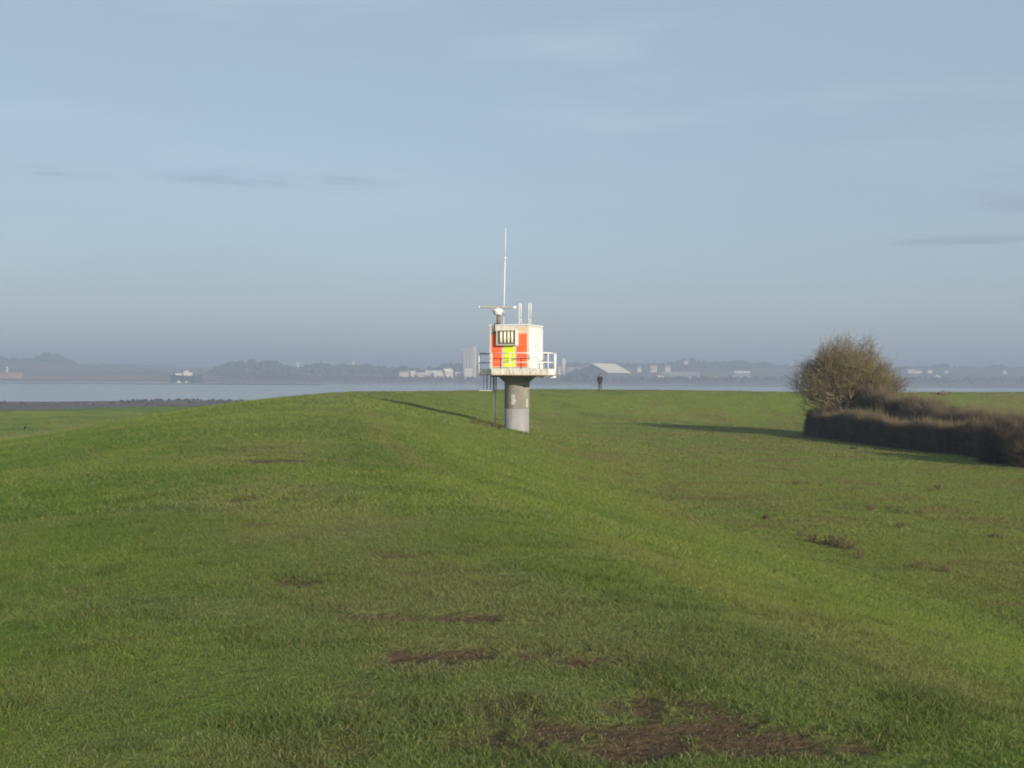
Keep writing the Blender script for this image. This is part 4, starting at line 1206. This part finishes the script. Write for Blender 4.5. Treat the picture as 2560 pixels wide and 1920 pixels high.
m_rock = material('dark_wet_rock', (0.060, 0.056, 0.052), 0.7, 0.4, 1.5)
V = []; F = []; n = 0
for i in range(115):
    px = random.uniform(300, 640) if i < 90 else random.uniform(0, 420)
    py = random.uniform(996, 1009) if i < 90 else random.uniform(1006, 1015)
    g = G(px, py)
    if g.y < 140: continue
    vs_, fs = ICO[i % 5]; r = random.uniform(0.25, 0.62); a = random.uniform(0, 6.28); ca, sa = math.cos(a), math.sin(a)
    q = vs_ * np.array([r * 1.2, r, r * 0.75])
    V.append(np.stack([q[:, 0] * ca - q[:, 1] * sa + g.x, q[:, 0] * sa + q[:, 1] * ca + g.y, q[:, 2] + g.z + r * 0.25], axis=1)); F.append(fs + n); n += len(vs_)
if V: tag(big_mesh('boulders', np.concatenate(V), np.concatenate(F), m_rock, False), 'dark boulders and weed along the muddy river edge at the left', 'boulders', kind='stuff')

# ------------------------------------------------------------------ buildings across the river
m_hw = material('white_house_wall', (0.60, 0.54, 0.46), 0.8, 0.1, 0.3)
m_hp = material('pinkish_house_wall', (0.50, 0.39, 0.32), 0.8, 0.1, 0.3)
m_roofd = material('slate_roof', (0.16, 0.15, 0.16), 0.8, 0.2, 0.4)
m_rooft = material('red_tile_roof', (0.34, 0.19, 0.13), 0.8, 0.2, 0.4)
m_glass = material('dark_window', (0.03, 0.035, 0.04), 0.2, 0.0)
m_shed = material('pale_metal_roof', (0.78, 0.72, 0.56), 0.6, 0.12, 0.06)
m_shedw = material('grey_blue_cladding', (0.22, 0.24, 0.26), 0.7, 0.15, 0.1)
m_silo = material('pale_silo_concrete', (0.37, 0.325, 0.30), 0.85, 0.12, 0.08)
m_silol = material('light_silo_concrete', (0.48, 0.44, 0.39), 0.85, 0.1, 0.08)


def house(px, py_base, Y, w, h, dep, rz, label, wall=None, roof=None, name='house', cat='house', pitch=0.5, windows=True):
    """gabled house whose wall foot shows at (px, py_base)"""
    wall = wall or m_hw; roof = roof or m_roofd
    p = P(px, py_base, Y)
    root = empty(name, (p.x, Y, p.z), R(rz)); tag(root, label, cat)
    rise = dep * 0.5 * pitch; gnd = float(far_height(np.array([p.x]), np.array([float(Y)]))[0][0]) - p.z - 1.0
    gnd = min(gnd, -0.5)
    wb = MB()
    a = [(-w / 2, -dep / 2), (w / 2, -dep / 2), (w / 2, dep / 2), (-w / 2, dep / 2)]
    vs_ = [(x, y, gnd) for x, y in a] + [(x, y, h) for x, y in a] + [(-w / 2, 0, h + rise), (w / 2, 0, h + rise)]
    wb.add(vs_, [(0, 1, 5, 4), (2, 3, 7, 6), (1, 2, 6, 9, 5), (3, 0, 4, 8, 7)]); wb.build('wall', wall, root)
    t = 0.25; ov = 0.35; rb = MB()
    for s_ in (-1, 1):
        e0 = Vector((0, s_ * (dep / 2 + ov), h - ov * pitch)); e1 = Vector((0, 0, h + rise + 0.02)); nn = Vector((0, s_ * pitch, 1)).normalized() * t
        pts = []
        for x in (-w / 2 - ov, w / 2 + ov):
            for q in (e0, e1, e1 + nn, e0 + nn): pts.append((x, q.y, q.z))
        rb.add(pts, [(0, 1, 2, 3), (7, 6, 5, 4), (0, 4, 5, 1), (1, 5, 6, 2), (2, 6, 7, 3), (3, 7, 4, 0)])
    r_ = rb.build('roof', roof, root)
    if windows:
        k = max(2, int(w / 3.5))
        for i in range(k):
            MB().box((-w / 2 + w * (i + 0.5) / k, -dep / 2 - 0.03, h * 0.62), (1.1, 0.08, 1.2)).build('window', m_glass, root)
        MB().box((w * 0.32, 0.0, h + rise + 0.6), (0.8, 0.8, 1.8)).build('chimney', wall, r_)
    return root


for a in [
    (1597, 925, 1950, 7, 4.5, 7, 10, 'small pale house between the pale warehouse roof and the white house'),
    (1634, 925, 1950, 11, 7, 8, -12, 'white house with red roof in the trees right of the warehouse', None, m_rooft),
    (1628, 931, 1930, 5, 5, 6, 20, 'narrow white cottage just below the red roofed white house'),
    (1667, 926, 1950, 11, 7.5, 8, 25, 'cream gabled house right of the red roofed white house', m_hp),
    (1714, 911, 2120, 9, 6, 8, 0, 'lone pale house high on the wooded ridge'),
    (1645, 944, 1690, 8, 4, 7, 5, 'left one of three white riverside cottages below the cream house'),
    (1655, 945, 1690, 6, 4, 7, -8, 'middle one of three white riverside cottages below the cream house'),
    (1672, 946, 1690, 7, 3.6, 7, 12, 'right one of three white riverside cottages below the cream house'),
    (1787, 947, 1680, 16, 2.6, 8, 0, 'long low pinkish shed at the far water edge', m_hp, m_rooft, 'shed', 'shed'),
    (1828, 946, 1690, 7, 4, 7, 15, 'small white house right of the long low pinkish shed'),
    (2277, 933, 1950, 11, 6.5, 8, -10, 'brightest white house on the far ridge right of the bare tree'),
    (2293, 934, 1960, 13, 5, 8, 5, 'white terrace beside the brightest house right of the bare tree'),
    (2322, 932, 1970, 9, 4.5, 7, 15, 'pale cottage second from the white terrace on the far ridge'),
    (2366, 934, 1970, 7, 5, 7, -15, 'white cottage on the ridge above the white waterside gable'),
    (2342, 947, 1750, 7, 4.5, 8, 90, 'white gable end standing low by the far water right of the tree'),
    (2509, 935, 1970, 7, 5, 7, 10, 'white cottage nearest the right edge of the picture'),
    (745, 914, 1840, 2.4, 6, 2.4, 0, 'slim white beacon hut on the hilltop between two woods', None, None, 'beacon', 'beacon', 0.8, False),
    (884, 913, 1870, 3.2, 7, 3.2, 0, 'white turret above the long level wood', None, None, 'beacon', 'beacon', 0.8, False),
    (18, 930, 1640, 2.2, 8, 2.2, 0, 'thin white beacon on the rusty bank at the far left', None, None, 'beacon', 'beacon', 0.8, False),
    (1398, 922, 1800, 5, 4.5, 6, 0, 'low white annexe left of the cream tank tower'),
    (1012, 936, 1660, 16, 3.5, 9, 5, 'pinkish low shed at the left end of the dock buildings', m_hp, m_rooft, 'shed', 'shed', 0.4, False),
    (1033, 938, 1655, 7, 4.5, 8, 0, 'tall narrow pale shed left of the long dock warehouse', None, m_shed, 'shed', 'shed', 0.5, False),
    (1062, 941, 1650, 24, 3.5, 12, -8, 'long pale dock warehouse with low roof', m_hp, m_shed, 'shed', 'shed', 0.35, False),
    (1088, 936, 1700, 30, 3.5, 14, 0, 'pale dock warehouse with vents along its roof', m_hp, m_shed, 'shed', 'shed', 0.35, False),
    (1096, 942, 1640, 14, 5, 9, 8, 'cream shed in front of the vented dock warehouse', None, m_shed, 'shed', 'shed', 0.5, False),
    (1119, 942, 1640, 13, 8, 10, 30, 'yellowish white gabled dock building left of the silo', None, m_shed, 'dock_building', 'building', 0.8, True),
    (1145, 941, 1640, 7, 4, 7, -10, 'little pinkish dock hut left of the silo foot', m_hp, m_shed, 'shed', 'shed', 0.6, False),
    (1171, 932, 1620, 11, 4, 8, 0, 'white shed at the foot of the silo', None, m_shed, 'shed', 'shed', 0.5, False),
    (1855, 937, 1720, 24, 3.2, 12, -5, 'long pale grey roofed barn on the far bank right of centre', m_shedw, m_shed, 'barn', 'barn', 0.4, False),
    (1700, 937, 1720, 60, 2.4, 14, 0, 'very long low pale roof behind the three white cottages', m_shedw, m_silo, 'barn', 'barn', 0.3, False),
    (1450, 925, 1830, 44, 3.0, 14, 0, 'low pale shed left of the big warehouse roof', m_shedw, m_silo, 'barn', 'barn', 0.3, False),
]:
    house(*a)

# silo with its stair tower
p = P(1171, 936, 1700)
silo = empty('grain_silo', (p.x, 1700, p.z)); tag(silo, 'tall pale concrete silo across the water left of the tower', 'silo')
sc_ = 1700 / FPX
hS = (936 - 873) * sc_
for i in range(3):
    for j in range(2):
        MB().lathe([(2.55, -6), (2.55, hS - 3)], 20, ((1160.5 + i * 8.0 - 1171) * sc_, (j - 0.5) * 5.0, 0)).build('silo_bin', m_silo, silo)
MB().box(((1168.5 - 1171) * sc_, 0, hS - 1.4), (14.6, 10.5, 3.4), None, 0.2).build('gallery', m_silo, silo)
tw = MB().box(((1186 - 1171) * sc_, -1.0, (936 - 866) * sc_ / 2 - 3), (6.6, 8.0, (936 - 866) * sc_ + 6), None, 0.2).build('stair_tower', m_silol, silo)
for k in range(6):
    MB().box(((1184.5 - 1171) * sc_, -5.03, 4 + k * 5.6), (1.2, 0.1, 2.2)).build('window', m_glass, tw)

# cream tank tower
p = P(1408, 921, 1800); sc_ = 1800 / FPX
tk = empty('tank_tower', (p.x, 1800, p.z)); tag(tk, 'cream tank tower just right of the radar tower', 'tank')
MB().lathe([(3.8, -10), (3.8, 15.0), (3.3, 15.6)], 28).build('tank_wall', m_hw, tk)
MB().lathe([(3.4, 15.6), (1.2, 16.4)], 28).build('tank_roof', m_shed, tk)

m_shedk = material('dark_grey_cladding', (0.075, 0.085, 0.095), 0.8, 0.15, 0.1)
# great store with a steep pale roof
p = P(1500, 931, 1620)
zr_ = P(1510, 908, 1620).z - p.z; ze_ = 0.0
st = empty('bulk_store', (p.x, 1620, p.z)); tag(st, 'bulk store with a huge pale sloping roof across the water', 'warehouse')
A = Vector((P(1478, 908, 1620).x - p.x, -11.0, zr_)); rd = Vector((0.6, 0.8, 0)); L_ = (P(1545, 908, 1620).x - P(1478, 908, 1620).x) / 0.6
B = A + rd * L_; off = Vector((0.8, -0.6, 0)) * ((P(1515, 931, 1620).x - P(1478, 908, 1620).x) / 0.8); off.z = -zr_
offb = Vector((-off.x, -off.y, off.z))
th = Vector((0, 0, 0.5)); rb = MB()
for o_ in (off, offb):
    pts = [A, B, B + o_, A + o_]; pts = pts + [q - th for q in pts]
    rb.add(pts, [(0, 1, 2, 3), (7, 6, 5, 4), (0, 4, 5, 1), (1, 5, 6, 2), (2, 6, 7, 3), (3, 7, 4, 0)])
rb.build('roof', m_shed, st)
wl_ = MB(); lo = Vector((0, 0, -14)); ins = 0.97
c = (A + B) / 2; c.z = 0
base = [(q - c) * ins + c for q in (A + off, B + off, B + offb, A + offb)]
base = [Vector((q.x, q.y, -0.9)) for q in base]
At, Bt = Vector((A.x, A.y, A.z - 1.2)), Vector((B.x, B.y, B.z - 1.2))
At = At + (c - At) * 0.03; Bt = Bt + (c - Bt) * 0.03; At.z = Bt.z = zr_ - 1.4
pts = base + [q + lo for q in base] + [At, Bt]
wl_.add(pts, [(0, 4, 5, 1), (2, 6, 7, 3), (1, 5, 6, 2, 9), (3, 7, 4, 0, 8)]); wl_.build('wall', m_shedk, st)

# moored ship and two small boats
m_hull = material('dark_blue_hull', (0.020, 0.035, 0.055), 0.6, 0.2, 0.2)
yS = 1270.0; sc_ = yS / FPX; p = P(466, 950, yS)
ship = empty('moored_ship', (p.x, yS, 0.0)); tag(ship, 'long dark moored ship with white deckhouses across the water', 'ship')
hw_ = 41 * sc_; hb = (949 - 931) * sc_ * 0.9
m = MB()
outl = [(-hw_, 0.4), (-hw_ * 0.96, -4), (-hw_ * 0.6, -5.2), (hw_ * 0.6, -5.2), (hw_ * 0.88, -3.2), (hw_, 0.0), (hw_ * 0.88, 3.2), (hw_ * 0.6, 5.2), (-hw_ * 0.6, 5.2), (-hw_ * 0.96, 4)]
n_ = len(outl)
m.add([(x * 0.94, y * 0.8, -1.5) for x, y in outl] + [(x, y, hb + (1.2 if abs(x) > hw_ * 0.8 else 0)) for x, y in outl], [tuple(range(n_))[::-1], tuple(range(n_, 2 * n_))] + [(k, (k + 1) % n_, n_ + (k + 1) % n_, n_ + k) for k in range(n_)])
m.build('hull', m_hull, ship)
MB().box((-8.0, 0, hb + 1.6), (7.5, 7, 3.2), None, 0.2).build('deckhouse', m_hw, ship)
MB().box((1.8, 0, hb + 2.0), (9.0, 7, 4.2), None, 0.2).build('deckhouse', m_hw, ship)
MB().box((0.8, 0, hb + 5.0), (5.0, 6, 2.0), None, 0.2).build('bridge', m_hw, ship)
MB().tube([(-14, 0, hb), (-14, 0, hb + 9)], 0.25, 6).build('mast', m_hull, ship)
MB().lathe([(0.9, 0), (0.8, 2.6)], 12, (4.6, 0, hb + 4.0)).build('funnel', m_hull, ship)


def boat(px, ln, label):
    y_ = 1160.0; p = P(px, 951, y_)
    r_ = empty('small_boat', (p.x, y_, 0)); tag(r_, label, 'boat')
    o_ = [(-ln / 2, -0.9), (ln * 0.3, -1.0), (ln / 2, 0), (ln * 0.3, 1.0), (-ln / 2, 0.9)]; n_ = 5
    MB().add([(x * 0.9, y * 0.7, -0.3) for x, y in o_] + [(x, y, 1.1 + (0.3 if x > ln * 0.4 else 0)) for x, y in o_], [tuple(range(n_))[::-1], tuple(range(n_, 2 * n_))] + [(k, (k + 1) % n_, n_ + (k + 1) % n_, n_ + k) for k in range(n_)]).build('hull', m_hw, r_)
    MB().box((-ln * 0.05, 0, 1.7), (ln * 0.35, 1.3, 1.2), None, 0.1).build('cabin', m_hw, r_)


boat(447, 4.5, 'small white boat below the stern of the dark ship')
boat(466, 3.0, 'tiny white boat below the middle of the dark ship')

# rusty bank at the far left edge
m_rb = material('rusty_clay_bank', (0.30, 0.17, 0.10), 0.9, 0.35, 0.06)
m = MB(); p0 = P(-60, 934, 1560); vs_ = []; fs = []
for i in range(30):
    t = i / 29; px = -120 + t * 178; top = P(px, 929 + 2.5 * t + 0.7 * math.sin(i * 1.7), 1560).z; w = 16 * (1 - t ** 4) + 1
    x = P(px, 940, 1560).x
    for yy, zz in ((-w, -1.0), (-w * 0.7, max(0.5, top * 0.55)), (-w * 0.3, max(0.8, top)), (w, max(0.8, top * 0.95)), (w * 1.5, -1.0)): vs_.append((x, 1560 + yy, zz))
for i in range(29):
    for k in range(4): fs.append((i * 5 + k, i * 5 + 5 + k, i * 5 + 6 + k, i * 5 + 1 + k))
m.add(vs_, fs, True); tag(m.build('clay_bank', m_rb), kind='structure')
